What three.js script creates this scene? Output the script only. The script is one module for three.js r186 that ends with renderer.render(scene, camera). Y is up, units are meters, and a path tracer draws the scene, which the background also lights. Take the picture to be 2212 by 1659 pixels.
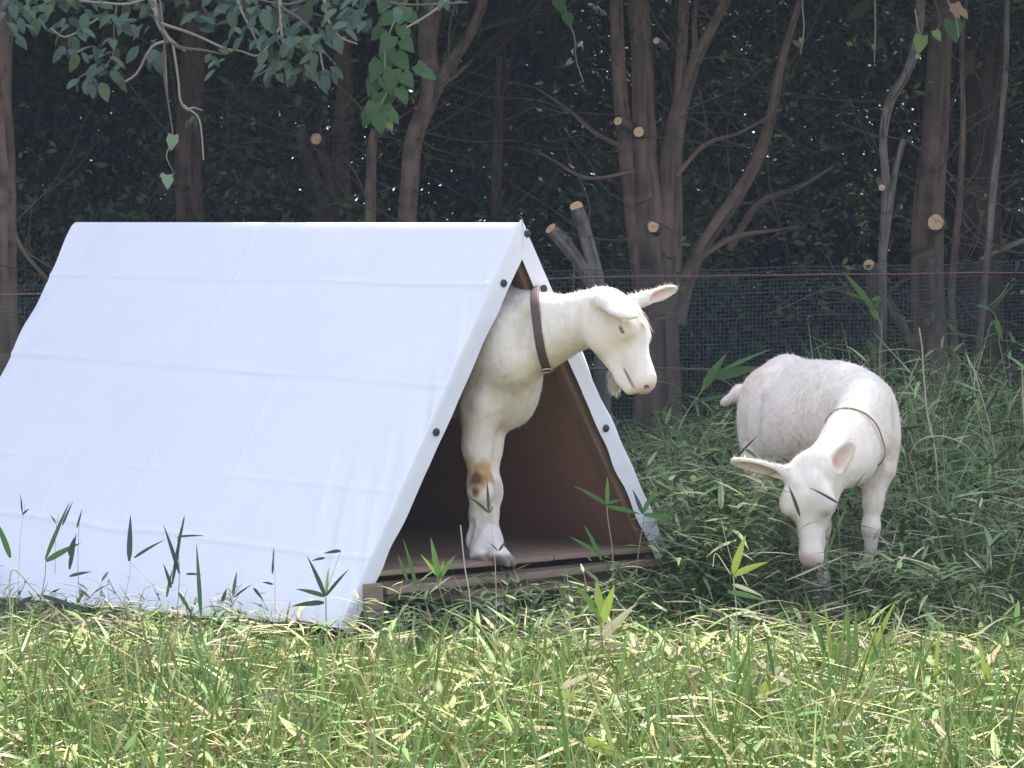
import * as THREE from 'three';
import { mergeGeometries } from 'three/addons/utils/BufferGeometryUtils.js';
import { RoundedBoxGeometry } from 'three/addons/geometries/RoundedBoxGeometry.js';

// ---------------------------------------------------------------- camera, sky, sun, exposure
const EYE = 0.88, FOCAL = 7300, VIEW_W = 2212, VIEW_H = 1659, HORIZON = 475;
const PITCH = Math.atan((VIEW_H / 2 - HORIZON) / FOCAL);
const scene = new THREE.Scene();
const camera = new THREE.PerspectiveCamera(2 * Math.atan(VIEW_H / 2 / FOCAL) * 180 / Math.PI, 4 / 3, 0.1, 400);
camera.position.set(0, EYE, 0);
camera.rotation.x = -PITCH;
const renderer = new THREE.WebGLRenderer({ antialias: true });
renderer.setSize(1024, 768);
renderer.toneMapping = THREE.LinearToneMapping;
renderer.toneMappingExposure = 1.66;
scene.fog = new THREE.FogExp2(new THREE.Color(0.75, 0.85, 1), 0.0019);
renderer.shadowMap.enabled = true;
const SUN = new THREE.Vector3(0.3, 1.2, -0.75).normalize();
function makeSky() {
  const w = 512, h = 256, a = new Float32Array(w * h * 4), d = new THREE.Vector3();
  for (let j = 0; j < h; j++) for (let i = 0; i < w; i++) {
    const th = ((j + 0.5) / h - 0.5) * Math.PI, ph = ((i + 0.5) / w - 0.5) * 2 * Math.PI;
    d.set(Math.cos(th) * Math.cos(ph), Math.sin(th), Math.cos(th) * Math.sin(ph));
    const up = Math.max(d.y, 0), t = Math.pow(up, 0.45), ang = Math.acos(Math.min(1, Math.max(-1, d.dot(SUN))));
    const glow = 0.9 * Math.exp(-ang * 3.2) + 0.25 * Math.exp(-ang * 1.2), k = 1.05;
    let c = [k * (1.0 - 0.42 * t) + glow, k * (1.06 - 0.32 * t) + glow * 0.96, k * (1.17 - 0.0 * t) + glow * 0.88];
    if (d.y < 0) { const s = Math.min(1, -d.y * 8); c = [c[0] * (1 - s) + 0.16 * s, c[1] * (1 - s) + 0.18 * s, c[2] * (1 - s) + 0.1 * s]; }
    a.set([c[0], c[1], c[2], 1], (j * w + i) * 4);
  }
  const t = new THREE.DataTexture(a, w, h, THREE.RGBAFormat, THREE.FloatType);
  t.mapping = THREE.EquirectangularReflectionMapping; t.magFilter = t.minFilter = THREE.LinearFilter; t.needsUpdate = true;
  return t;
}
scene.background = scene.environment = makeSky();
const sun = new THREE.DirectionalLight(new THREE.Color(1, 0.93, 0.8), 5);
sun.position.copy(SUN).multiplyScalar(30).add(new THREE.Vector3(0, 0, -9)); sun.target.position.set(0, 0, -9);
sun.castShadow = true; sun.shadow.radius = 1.2; sun.shadow.mapSize.set(4096, 4096);
Object.assign(sun.shadow.camera, { left: -14, right: 14, top: 14, bottom: -14, near: 1, far: 80 });
scene.add(sun, sun.target);

// ---------------------------------------------------------------- helpers
const V = (x, y, z) => new THREE.Vector3(x, y, z);
function rngOf(a) { return () => { a |= 0; a = a + 0x6D2B79F5 | 0; let t = Math.imul(a ^ a >>> 15, 1 | a); t = t + Math.imul(t ^ t >>> 7, 61 | t) ^ t; return ((t ^ t >>> 14) >>> 0) / 4294967296; }; }
const clamp = (x, a = 0, b = 1) => Math.min(b, Math.max(a, x)), mixv = (a, b, t) => a + (b - a) * t;
const sstep = (a, b, x) => { const t = clamp((x - a) / (b - a)); return t * t * (3 - 2 * t); };
function hash3(x, y, z) { let h = Math.imul(x, 374761393) ^ Math.imul(y, 668265263) ^ Math.imul(z, 2147483647 ^ 144665); h = Math.imul(h ^ h >>> 13, 1274126177); return ((h ^ h >>> 16) >>> 0) / 4294967296; }
function noise(x, y = 0, z = 0) {      // value noise, -1..1
  const xi = Math.floor(x), yi = Math.floor(y), zi = Math.floor(z); let u = x - xi, v = y - yi, w = z - zi;
  u = u * u * (3 - 2 * u); v = v * v * (3 - 2 * v); w = w * w * (3 - 2 * w);
  const g = (a, b, c) => hash3(xi + a, yi + b, zi + c), l = (a, b, t) => a + (b - a) * t;
  return 2 * l(l(l(g(0, 0, 0), g(1, 0, 0), u), l(g(0, 1, 0), g(1, 1, 0), u), v), l(l(g(0, 0, 1), g(1, 0, 1), u), l(g(0, 1, 1), g(1, 1, 1), u), v), w) - 1;
}
const fbm = (x, y, z) => 0.55 * noise(x, y, z) + 0.3 * noise(2.1 * x, 2.1 * y, 2.1 * z) + 0.15 * noise(4.3 * x, 4.3 * y, 4.3 * z);
// the survey of the place: a sight line of the camera at a distance gives a point of the world
function at(px, py, d) {
  const xc = (px - VIEW_W / 2) / FOCAL, yc = -(py - VIEW_H / 2) / FOCAL, c = Math.cos(PITCH), s = Math.sin(PITCH);
  const y = yc * c - s, z = -yc * s - c, t = d / -z;
  return V(xc * t, EYE + y * t, -d);
}
const pxm = d => d / FOCAL;            // metres of one survey pixel at a distance
function ground(x, z) {
  const d = -z;
  return -0.1 + 0.02 * fbm(x * 1.7, z * 1.7, 3) + 0.07 * sstep(7.5, 8.4, d) * sstep(0.1, 0.6, x) - 0.05 * sstep(-0.25, -1.35, x) * sstep(6.7, 8.2, d) + 0.25 * sstep(12, 19, d);
}
const used = {};
function numbered(n) { used[n] = (used[n] ?? -1) + 1; return used[n] ? n + '_' + String(used[n]).padStart(3, '0') : n; }
function tag(o, label, category, group, kind) {
  o.userData.label = label; if (category) o.userData.category = category;
  if (group) o.userData.group = group; if (kind) o.userData.kind = kind;
  return o;
}
function shade(o) { o.traverse(m => { if (m.isMesh) { m.castShadow = m.receiveShadow = true; } }); return o; }
function thing(name, pos, label, category, group, turn = 0) {
  const g = new THREE.Group(); g.name = numbered(name); g.position.copy(pos); g.rotation.y = turn; scene.add(g); g.updateMatrixWorld(true);
  return tag(g, label, category, group);
}
const partNames = new WeakMap();
function part(parent, name, geo, mat, label) {
  const m = new THREE.Mesh(geo, mat); const n = partNames.get(parent) ?? {}; partNames.set(parent, n); n[name] = (n[name] ?? -1) + 1;
  m.name = n[name] ? name + '_' + String(n[name]).padStart(3, '0') : name; parent.add(m); if (label) m.userData.label = label; m.castShadow = m.receiveShadow = true;
  return m;
}
class Geo {                             // collects triangles
  constructor() { this.p = []; this.i = []; this.c = []; this.u = []; this.n = []; }
  get count() { return this.p.length / 3; }
  vert(v, c, u, n) { this.p.push(v.x, v.y, v.z); if (c) this.c.push(c[0], c[1], c[2]); if (u) this.u.push(u[0], u[1]); if (n) this.n.push(n.x, n.y, n.z); return this.count - 1; }
  tri(a, b, c) { this.i.push(a, b, c); }
  quad(a, b, c, d) { this.i.push(a, b, c, a, c, d); }
  build() {
    const g = new THREE.BufferGeometry();
    g.setAttribute('position', new THREE.Float32BufferAttribute(this.p, 3));
    if (this.c.length) g.setAttribute('color', new THREE.Float32BufferAttribute(this.c, 3));
    if (this.u.length) g.setAttribute('uv', new THREE.Float32BufferAttribute(this.u, 2));
    g.setIndex(this.i);
    if (this.n.length) g.setAttribute('normal', new THREE.Float32BufferAttribute(this.n, 3)); else g.computeVertexNormals();
    return g;
  }
}
// lanceolate or oval leaf / grass blade from a to b, bending over along its length
function leaf(G, a, b, width, { side = null, sag = 0, fold = 0.25, segs = 4, shape = 'lance', twist = 0, color = null } = {}) {
  const dir = b.clone().sub(a), L = dir.length(); dir.normalize();
  const s0 = side ? side.clone() : V(0, 1, 0).cross(dir); if (s0.lengthSq() < 1e-6) s0.set(1, 0, 0);
  s0.addScaledVector(dir, -s0.dot(dir)).normalize();
  const n0 = dir.clone().cross(s0).normalize();
  const start = G.count;
  for (let k = 0; k <= segs; k++) {
    const t = k / segs, w = (shape === 'blade' ? 1 - 0.85 * t * t : shape === 'oval' ? Math.pow(Math.sin(Math.PI * Math.pow(clamp(t * 0.96 + 0.02), 0.85)), 0.75) : shape === 'heart' ? (t < 0.3 ? 0.75 + t * 0.83 : 1 * Math.pow(1 - (t - 0.3) / 0.7, 0.8)) : Math.pow(Math.sin(Math.PI * Math.pow(clamp(t * 0.97 + 0.03), 0.6)), 0.9)) * width / 2;
    const p = a.clone().addScaledVector(dir, L * t); p.y -= sag * L * t * t;
    const ca = Math.cos(twist * t), sa = Math.sin(twist * t), s = s0.clone().multiplyScalar(ca).addScaledVector(n0, sa), n = n0.clone().multiplyScalar(ca).addScaledVector(s0, -sa);
    if (shape === 'heart' && k === 0) p.addScaledVector(dir, -0.12 * L);
    G.vert(p.clone().addScaledVector(s, -w).addScaledVector(n, w * fold), color, [0, t]);
    G.vert(shape === 'heart' && k === 0 ? p.clone().addScaledVector(dir, 0.12 * L) : p, color, [0.5, t]);
    G.vert(p.clone().addScaledVector(s, w).addScaledVector(n, w * fold), color, [1, t]);
  }
  for (let k = 0; k < segs; k++) { const o = start + k * 3; G.quad(o, o + 1, o + 4, o + 3); G.quad(o + 1, o + 2, o + 5, o + 4); }
}
// bark-covered tube through points with radii
function tube(pts, radii, { sides = 12, step = 0.05, rough = 0.1, seed = 1, cap = false, kink = 0 } = {}) {
  const curve = new THREE.CatmullRomCurve3(pts, false, 'centripetal'), L = curve.getLength(), n = Math.max(3, Math.ceil(L / step));
  const G = new Geo(); let N = V(0.3, 0.1, 1).normalize();
  for (let k = 0; k <= n; k++) {
    const t = k / n, p = curve.getPoint(t), T = curve.getTangent(t);
    N.addScaledVector(T, -N.dot(T)).normalize(); const B = T.clone().cross(N);
    const f = t * (pts.length - 1), i = Math.min(pts.length - 2, Math.floor(f)), r = mixv(radii[i], radii[i + 1], f - i);
    if (kink) { p.x += kink * noise(t * L * 9, seed, 1); p.z += kink * noise(t * L * 9, seed, 5); }
    for (let j = 0; j <= sides; j++) {
      const a = j / sides * Math.PI * 2, c = Math.cos(a), s = Math.sin(a);
      const q = r * (1 + rough * (noise(c * 2.2 + seed, s * 2.2, t * L * 1.5) + 0.8 * noise(c * 6 + seed, s * 6, t * L * 4)));
      G.vert(p.clone().addScaledVector(N, c * q).addScaledVector(B, s * q), null, [j / sides * Math.max(1, Math.round(r * 40)) * 0.16, t * L]);
    }
  }
  const w = sides + 1;
  for (let k = 0; k < n; k++) for (let j = 0; j < sides; j++) { const o = k * w + j; G.quad(o, o + 1, o + w + 1, o + w); }
  if (cap) { const e = n * w, c = G.vert(curve.getPoint(1), null, [0, L]); for (let j = 0; j < sides; j++) G.tri(e + j, e + j + 1, c); }
  return G.build();
}
function dataTex(w, h, fn, srgb = false) {
  const a = new Uint8Array(w * h * 4);
  for (let j = 0; j < h; j++) for (let i = 0; i < w; i++) { const c = fn(i / w, j / h); a.set([clamp(c[0]) * 255, clamp(c[1]) * 255, clamp(c[2]) * 255, 255], (j * w + i) * 4); }
  const t = new THREE.DataTexture(a, w, h); t.wrapS = t.wrapT = THREE.RepeatWrapping; t.magFilter = THREE.LinearFilter; t.minFilter = THREE.LinearMipmapLinearFilter; t.generateMipmaps = true;
  if (srgb) t.colorSpace = THREE.SRGBColorSpace; t.needsUpdate = true; return t;
}
const lin = (r, g, b) => new THREE.Color().setRGB(r, g, b);
// noise that repeats every n cells
const pnoise = (x, y, nx, ny, s) => { const xi = Math.floor(x), yi = Math.floor(y); let u = x - xi, v = y - yi; u = u * u * (3 - 2 * u); v = v * v * (3 - 2 * v); const g = (a, b) => hash3(((xi + a) % nx + nx) % nx, ((yi + b) % ny + ny) % ny, s); return mixv(mixv(g(0, 0), g(1, 0), u), mixv(g(0, 1), g(1, 1), u), v); };

// ---------------------------------------------------------------- materials
const barkFn = (x, y) => 0.4 * pnoise(x * 24, y * 6, 24, 6, 1) + 0.35 * pnoise(x * 60, y * 10, 60, 10, 2) + 0.25 * pnoise(x * 16, y * 40, 16, 40, 3);
const barkTex = dataTex(256, 512, (x, y) => { const b = barkFn(x, y), m = pnoise(x * 5, y * 7, 5, 7, 9); const v = clamp(0.74 + 1.7 * (b - 0.5), 0.2, 1); return [v, v * (0.93 + 0.07 * m), v * (0.86 + 0.14 * m)]; });
const barkBump = dataTex(256, 512, (x, y) => { const b = barkFn(x, y); return [b, b, b]; });
const barkMat = (r, g, b) => new THREE.MeshStandardMaterial({ color: lin(r, g, b), map: barkTex, bumpMap: barkBump, bumpScale: 0.012, roughness: 0.9 });
const barkBrown = barkMat(0.175, 0.122, 0.085), barkRed = barkMat(0.11, 0.07, 0.052), barkGrey = barkMat(0.19, 0.16, 0.13);
const twigMat = new THREE.MeshStandardMaterial({ color: lin(0.13, 0.095, 0.07), roughness: 0.9 });
const paleTwigMat = new THREE.MeshStandardMaterial({ color: lin(0.3, 0.24, 0.18), roughness: 0.85 });
const cutTex = dataTex(128, 128, (x, y) => { const r = Math.hypot(x - 0.5, y - 0.5) * 2, ring = 0.5 + 0.5 * Math.sin(r * 38 + 2 * pnoise(x * 6, y * 6, 6, 6, 4)), n = pnoise(x * 20, y * 20, 20, 20, 5); const v = 0.8 + 0.12 * ring * n; const heart = clamp(1 - r * 3.5); return [v - 0.25 * heart, v * 0.86 - 0.3 * heart, v * 0.66 - 0.3 * heart]; });
const cutMat = new THREE.MeshStandardMaterial({ color: lin(0.85, 0.66, 0.46), map: cutTex, roughness: 0.85 });
const leafMat = (r, g, b, t = 0.3, coat = 0) => t ? new THREE.MeshPhysicalMaterial({ color: lin(r, g, b), roughness: 1, transmission: t, thickness: 0, clearcoat: coat, clearcoatRoughness: 0.4, specularIntensity: 0.4, side: THREE.DoubleSide })
  : new THREE.MeshPhysicalMaterial({ color: lin(r, g, b), roughness: 0.6, specularIntensity: 0.35 + coat, side: THREE.DoubleSide });
// ---------------------------------------------------------------- ground
{
  const G = new Geo(), xs = [], zs = [];
  for (let x = -80; x < -6; x += 4) xs.push(x); for (let x = -6; x <= 8; x += 0.12) xs.push(x); for (let x = 12; x <= 80; x += 4) xs.push(x);
  for (let z = -140; z < -24; z += 6) zs.push(z); for (let z = -22; z <= 2; z += 0.12) zs.push(z); for (let z = 6; z <= 40; z += 4) zs.push(z);
  const soil = new THREE.Color();
  for (const z of zs) for (const x of xs) {
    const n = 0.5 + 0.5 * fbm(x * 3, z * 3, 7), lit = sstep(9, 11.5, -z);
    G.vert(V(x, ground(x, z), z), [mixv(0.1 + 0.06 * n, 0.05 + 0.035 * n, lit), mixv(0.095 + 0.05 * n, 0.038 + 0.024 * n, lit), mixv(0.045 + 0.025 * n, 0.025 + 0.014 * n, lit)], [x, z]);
  }
  const w = xs.length;
  for (let j = 0; j < zs.length - 1; j++) for (let i = 0; i < w - 1; i++) { const o = j * w + i; G.quad(o, o + w, o + w + 1, o + 1); }
  const bump = dataTex(256, 256, (x, y) => { const v = 0.5 * pnoise(x * 20, y * 20, 20, 20, 1) + 0.5 * pnoise(x * 70, y * 70, 70, 70, 2); return [v, v, v]; });
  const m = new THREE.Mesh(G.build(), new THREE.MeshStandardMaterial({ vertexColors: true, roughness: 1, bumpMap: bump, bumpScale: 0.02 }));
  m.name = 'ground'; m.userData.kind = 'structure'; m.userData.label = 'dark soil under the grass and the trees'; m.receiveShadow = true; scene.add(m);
}

// ---------------------------------------------------------------- trees
const crowns = [];                      // spots that crowns grow round
const P = (list, d) => list.map(q => at(q[0], q[1], d + (q[3] ?? 0)));
const R = (list, d) => list.map(q => q[2] * pxm(d + (q[3] ?? 0)));
let seedOf = 100;
function limbMesh(t, name, list, d, mat, opt = {}) {
  const pts = P(list, d).map(p => t.worldToLocal(p));
  return part(t, name, tube(pts, R(list, d), { sides: 14, step: 0.03, rough: 0.13, seed: seedOf++, ...opt }), mat);
}
function cutFace(t, px, py, r, d, facing = V(-0.15, 0.1, 1), parent = t) {      // sawn branch: a short stub ending in a pale disc
  const rr = r * pxm(d), c = at(px, py, d), f = facing.clone().normalize();
  const stub = part(t, 'branch_stub', tube([c.clone().addScaledVector(f, -0.09), c.clone().addScaledVector(f, -0.04), c].map(p => t.worldToLocal(p.clone())), [rr * 1.3, rr * 1.06, rr], { sides: 18, step: 0.02, rough: 0.07, seed: seedOf++ }), barkBrown);
  const G = new Geo(), n = 24, a = V(0, 1, 0).cross(f).normalize(), b = f.clone().cross(a), o = t.worldToLocal(c.clone());
  for (let ring = 0; ring <= 3; ring++) for (let j = 0; j < n; j++) {
    const q = ring / 3 * rr * (1 + 0.06 * noise(j * 0.9, ring, px)), th = j / n * Math.PI * 2;
    G.vert(o.clone().addScaledVector(a, Math.cos(th) * q).addScaledVector(b, Math.sin(th) * q).addScaledVector(f, 0.004 - 0.002 * ring / 3 + 0.0012 * noise(j, ring * 3, px)), null, [0.5 + 0.5 * ring / 3 * Math.cos(th), 0.5 + 0.5 * ring / 3 * Math.sin(th)]);
  }
  for (let ring = 0; ring < 3; ring++) for (let j = 0; j < n; j++) { const j1 = (j + 1) % n; G.quad(ring * n + j, (ring + 1) * n + j, (ring + 1) * n + j1, ring * n + j1); }
  part(stub, 'cut_face', G.build(), cutMat, 'pale round sawn face of a pruned branch');
  return stub;
}
// branches that leave the top of the frame go on up into the crown
function upward(t, list, d, mat, reach, lean, rnd) {
  const e = list[list.length - 1], s = list[list.length - 2], a = at(e[0], e[1], d), dir = a.clone().sub(at(s[0], s[1], d)).normalize().multiplyScalar(0.6).add(lean).normalize();
  const pts = [at(s[0], s[1], d), a], rad = [s[2] * pxm(d) * 0.98, e[2] * pxm(d)], q = a.clone();
  for (let k = 1; k <= 4; k++) { dir.add(V((rnd() - 0.5) * 0.35, 0.16, (rnd() - 0.5) * 0.35)).normalize(); q.addScaledVector(dir, reach / 4); pts.push(q.clone()); rad.push(rad[1] * (1 - k * 0.21)); }
  part(t, 'limb', tube(pts.map(p => t.worldToLocal(p.clone())), rad, { sides: 9, step: 0.12, rough: 0.1, seed: seedOf++ }), mat);
}
function twigs(t, origins, count, rnd, mat = twigMat, spread = 0.6, len = 0.7) {
  const all = [];
  for (let k = 0; k < count; k++) {
    const o = origins[Math.floor(rnd() * origins.length)].clone(); const dir = V(rnd() - 0.5, (rnd() - 0.35) * spread, (rnd() - 0.3)).normalize();
    const pts = [o.clone()], L = len * (0.4 + 0.9 * rnd()), r = 0.0016 + 0.0034 * rnd() * rnd(), q = o.clone(), m = 5;
    for (let j = 0; j < m; j++) { dir.add(V((rnd() - 0.5) * 0.7, (rnd() - 0.45) * 0.6, (rnd() - 0.5) * 0.5)).normalize(); q.addScaledVector(dir, L / m); pts.push(q.clone()); }
    all.push(tube(pts.map(p => t.worldToLocal(p.clone())), [r, r * 0.9, r * 0.75, r * 0.6, r * 0.45, r * 0.25], { sides: 5, step: 0.05, rough: 0.15, seed: k, kink: 0.006 }));
  }
  const m = part(t, 'twig_tangle', mergeGeometries(all), mat); m.userData.kind = 'stuff';
}
function tree(name, label, category, basePx, d, mat, { stems, cuts = [], crown = true, up = true, twigCount = 14, group, roots = true }) {
  const rnd = rngOf(Math.floor(basePx * 7 + d * 100)), b = at(basePx, 900, d); b.y = ground(b.x, b.z) - 0.05;
  const t = thing(name, b, label, category, group), spots = [];
  stems.forEach((s, k) => {
    let list = s;
    const pts = P(list, d);
    if (k === 0 && roots) {             // the trunk goes down to the ground
      const low = pts[0].clone(); low.y = b.y; low.x = mixv(low.x, b.x, 0.6); const r0 = list[0][2] * pxm(d);
      const all = [low, low.clone().lerp(pts[0], 0.35), ...pts].map(p => t.worldToLocal(p.clone()));
      part(t, 'trunk', tube(all, [r0 * 1.55, r0 * 1.12, ...R(list, d)], { sides: 22, step: 0.03, rough: 0.12, seed: seedOf++ }), mat);
    } else limbMesh(t, 'limb', list, d, mat);
    pts.forEach((p, i) => { if (i) spots.push(p); });
    if (up && list[list.length - 1][1] < 60) { upward(t, list, d, mat, 3.4, V((rnd() - 0.5) * 0.5, 0.7, 0.12), rnd); }
  });
  cuts.forEach(c => cutFace(t, c[0], c[1], c[2], d - (c[3] ?? 0.12), c[4]));
  if (twigCount) twigs(t, spots, Math.round(twigCount * 1.8), rnd);
  if (crown) crowns.push({ t, x: b.x, z: b.z });
  return t;
}
tree('tree', 'large tree with many stems fanning up from one trunk, behind the collared goat', 'tree', 1430, 12.7, barkBrown, {
  stems: [
    [[1425, 960, 56], [1420, 760, 52], [1417, 600, 48], [1408, 500, 42], [1396, 400, 32], [1390, 250, 25], [1386, 100, 23], [1376, -20, 22]],
    [[1440, 700, 30], [1443, 600, 30], [1447, 450, 28], [1452, 330, 24], [1472, 220, 18], [1503, 130, 14], [1548, 40, 11], [1575, -20, 10]],
    [[1400, 720, 26], [1388, 600, 24], [1368, 450, 20], [1350, 300, 17], [1336, 150, 15], [1330, -20, 14]],
    [[1452, 430, 14], [1462, 250, 14], [1472, 120, 12], [1477, -20, 11]],
    [[1462, 700, 20], [1480, 620, 19], [1512, 540, 18], [1580, 440, 17], [1638, 340, 15], [1668, 240, 12], [1684, 150, 10], [1722, 20, 7], [1735, -20, 6]],
    [[1462, 380, 5, -0.1], [1520, 315, 5, -0.1], [1600, 285, 4, -0.1], [1690, 235, 2.5, -0.1]],
    [[1495, 570, 7], [1580, 515, 6], [1690, 495, 3.5], [1740, 488, 2]],
    [[1575, 540, 9, 0.3], [1640, 440, 8, 0.3], [1735, 400, 5, 0.3], [1800, 360, 3, 0.3]],
    [[1370, 330, 6], [1290, 290, 5], [1230, 240, 4], [1160, 190, 2]],
    [[1370, 370, 4, -0.1], [1270, 385, 4, -0.1], [1200, 350, 3, -0.1], [1150, 320, 2, -0.1]],
    [[1480, 230, 7], [1500, 120, 6], [1500, 20, 6], [1510, -20, 5]],
  ],
  cuts: [[1411, 490, 12, 0.16], [1380, 285, 11, 0.1, V(-0.2, 0.1, 1)], [1335, 262, 9, 0.12, V(-0.5, 0.2, 1)], [1418, 88, 7, 0.1, V(-0.4, 0.2, 1)]],
  twigCount: 34,
});
tree('pruned_stump', 'short forked stump of two sawn branches right of the shelter ridge', 'tree stump', 1300, 12.1, barkGrey, {
  stems: [[[1300, 700, 17], [1292, 640, 16], [1240, 552, 15], [1193, 497, 13]], [[1296, 660, 16], [1288, 600, 15], [1265, 510, 14], [1247, 450, 13]]],
  cuts: [[1190, 494, 13, 0, V(-0.75, 0.7, 0.55)], [1245, 446, 14, 0, V(-0.25, 0.7, 0.75)]], crown: false, up: false, twigCount: 3,
});
tree('tree', 'straight trunk with a big pale sawn disc near the right edge', 'tree', 2008, 12.9, barkBrown, {
  stems: [
    [[2012, 900, 44], [2008, 760, 38], [2004, 600, 36], [2010, 400, 33], [2020, 300, 30], [2032, 100, 26], [2046, -20, 25]],
    [[2068, 900, 11, -0.2], [2060, 740, 10, -0.2], [2058, 600, 9, -0.2], [2074, 420, 8, -0.2], [2080, 260, 6, -0.2], [2078, 100, 5, -0.2], [2090, -20, 4, -0.2]],
    [[1985, 760, 12], [1940, 690, 11], [1915, 640, 8]],
  ],
  cuts: [[2021, 480, 17, 0.16]], twigCount: 20,
});
tree('tree', 'thin grey leaning stem left of the trunk with the big sawn disc', 'tree', 1905, 12.3, barkGrey, {
  stems: [
    [[1903, 800, 9], [1906, 640, 9], [1905, 560, 9], [1913, 400, 9], [1907, 300, 9], [1922, 220, 11], [1962, 150, 10], [1986, 60, 9], [1990, -20, 9]],
    [[1903, 590, 7], [1920, 460, 8], [1934, 370, 7], [1952, 300, 6]],
  ],
  cuts: [[1905, 405, 7, 0.05, V(0, -0.3, 1)]], twigCount: 12,
});
tree('sapling_stump', 'low thin stem ending in a round sawn face beside the top fence wire', 'tree stump', 1892, 12.9, barkRed, {
  stems: [[[1893, 780, 13], [1888, 660, 13], [1880, 580, 13]]], cuts: [[1877, 572, 12, 0.05, V(-0.5, 0.3, 0.9)]], crown: false, up: false, twigCount: 2,
});
tree('tree', 'thick dark trunk at the right behind the trunk with the big sawn disc', 'tree', 2120, 14.2, barkRed, { stems: [[[2122, 800, 48], [2116, 500, 44], [2117, 300, 42], [2150, 0, 38], [2160, -20, 36]]], twigCount: 10 });
tree('tree', 'slim pale stem nearest the right edge with drooping twigs', 'tree', 2150, 12.4, barkGrey, {
  stems: [[[2108, 840, 9], [2120, 700, 8], [2133, 560, 8], [2146, 400, 8], [2160, 280, 7], [2172, 150, 6], [2176, -20, 5]], [[2118, 560, 4], [2160, 540, 5], [2212, 520, 6], [2260, 500, 6]]], twigCount: 14,
});
tree('tree', 'dark reddish trunk behind the left half of the shelter ridge', 'tree', 410, 13.2, barkRed, { stems: [[[412, 700, 32], [410, 470, 30], [406, 330, 28], [415, 200, 26], [422, -20, 24]]], twigCount: 14 });
tree('tree', 'dark forked tree with one orange sawn disc behind the middle of the ridge', 'tree', 735, 13.4, barkRed, {
  stems: [[[738, 700, 24], [742, 480, 21], [737, 300, 19], [745, 180, 18], [724, -20, 17]], [[725, 520, 14], [692, 420, 15], [662, 340, 15], [650, 275, 13]], [[728, 440, 12], [705, 360, 12], [688, 312, 12]], [[690, 480, 12], [700, 420, 11], [690, 390, 10]]],
  cuts: [[683, 300, 12, 0.25, V(-0.1, 0.1, 1)], [650, 272, 9, 0, V(-0.3, 0.95, 0.2)]], twigCount: 16,
});
tree('tree', 'slender brown tree bent to the right behind the ridge, beside the heart-leaved vine', 'tree', 880, 12.6, barkBrown, {
  stems: [[[874, 700, 22], [880, 480, 20], [886, 400, 19], [897, 300, 19], [932, 200, 20], [925, 90, 20], [935, -20, 20]], [[925, 225, 14], [965, 150, 13], [1015, 75, 11], [1050, -20, 10]], [[800, 600, 13], [801, 440, 12], [806, 300, 11], [812, 280, 10]], [[935, 190, 7], [975, 170, 5], [1010, 140, 3]]],
  twigCount: 16,
});
tree('tree', 'brown trunk at the left edge of the view', 'tree', 10, 12.2, barkBrown, { stems: [[[18, 700, 20], [14, 500, 20], [16, 400, 20], [4, 200, 20], [10, -20, 19]], [[15, 470, 6], [50, 540, 5], [90, 590, 4], [110, 610, 3]]], twigCount: 8 });
tree('tree', 'thin dark stem between the shelter peak and the tree bent to the right', 'tree', 1072, 13.8, barkRed, { stems: [[[1070, 700, 12], [1072, 480, 11], [1076, 260, 10], [1085, 60, 9], [1090, -20, 9]]], twigCount: 10 });
// deeper in the wood: trunks that show only as dim uprights
[[150, 16.4, 26], [560, 17, 30], [1180, 16, 24], [1560, 17.5, 30], [1790, 16, 26], [-160, 15, 30], [2400, 15, 34], [2700, 14, 34], [-450, 14, 30]].forEach(([px, d, r], k) => {
  const places = ['far left, behind the leafy branch', 'left behind the forked tree', 'behind the shelter peak', 'behind the many-stemmed tree', 'between many-stemmed tree and leaning stem', 'just outside the left edge', 'just outside the right edge', 'well outside the right edge', 'well outside the left edge'];
  tree('tree', 'dim trunk deep in the shade, ' + places[k], 'tree', px, d, barkRed, { stems: [[[px, 620, r], [px + 6, 400, r * 0.95], [px - 8, 200, r * 0.9], [px + 4, -20, r * 0.86]]], twigCount: 6 });
});

// crowns: clusters of leaves round each trunk's limbs, closing the canopy above the view
function cluster(n, rad, len, wid, rnd) {
  const G = new Geo();
  for (let k = 0; k < n; k++) {
    const o = V(rnd() - 0.5, (rnd() - 0.5) * 0.8, rnd() - 0.5).multiplyScalar(2 * rad), d = V(rnd() - 0.5, -0.25 + (rnd() - 0.5) * 0.7, rnd() - 0.5).normalize();
    const L = len * (0.7 + 0.6 * rnd()), s = V(rnd() - 0.5, rnd() - 0.5, rnd() - 0.5);
    leaf(G, o, o.clone().addScaledVector(d, L), wid * (0.8 + 0.4 * rnd()), { side: s, segs: 2, shape: 'oval', sag: 0.15, fold: 0.2 });
  }
  return G.build();
}
const crownLeaf = leafMat(0.055, 0.085, 0.035, 0);
const crnd = rngOf(4242);
const clusterGeos = [cluster(16, 0.2, 0.1, 0.052, crnd), cluster(18, 0.22, 0.09, 0.05, crnd)];
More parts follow.
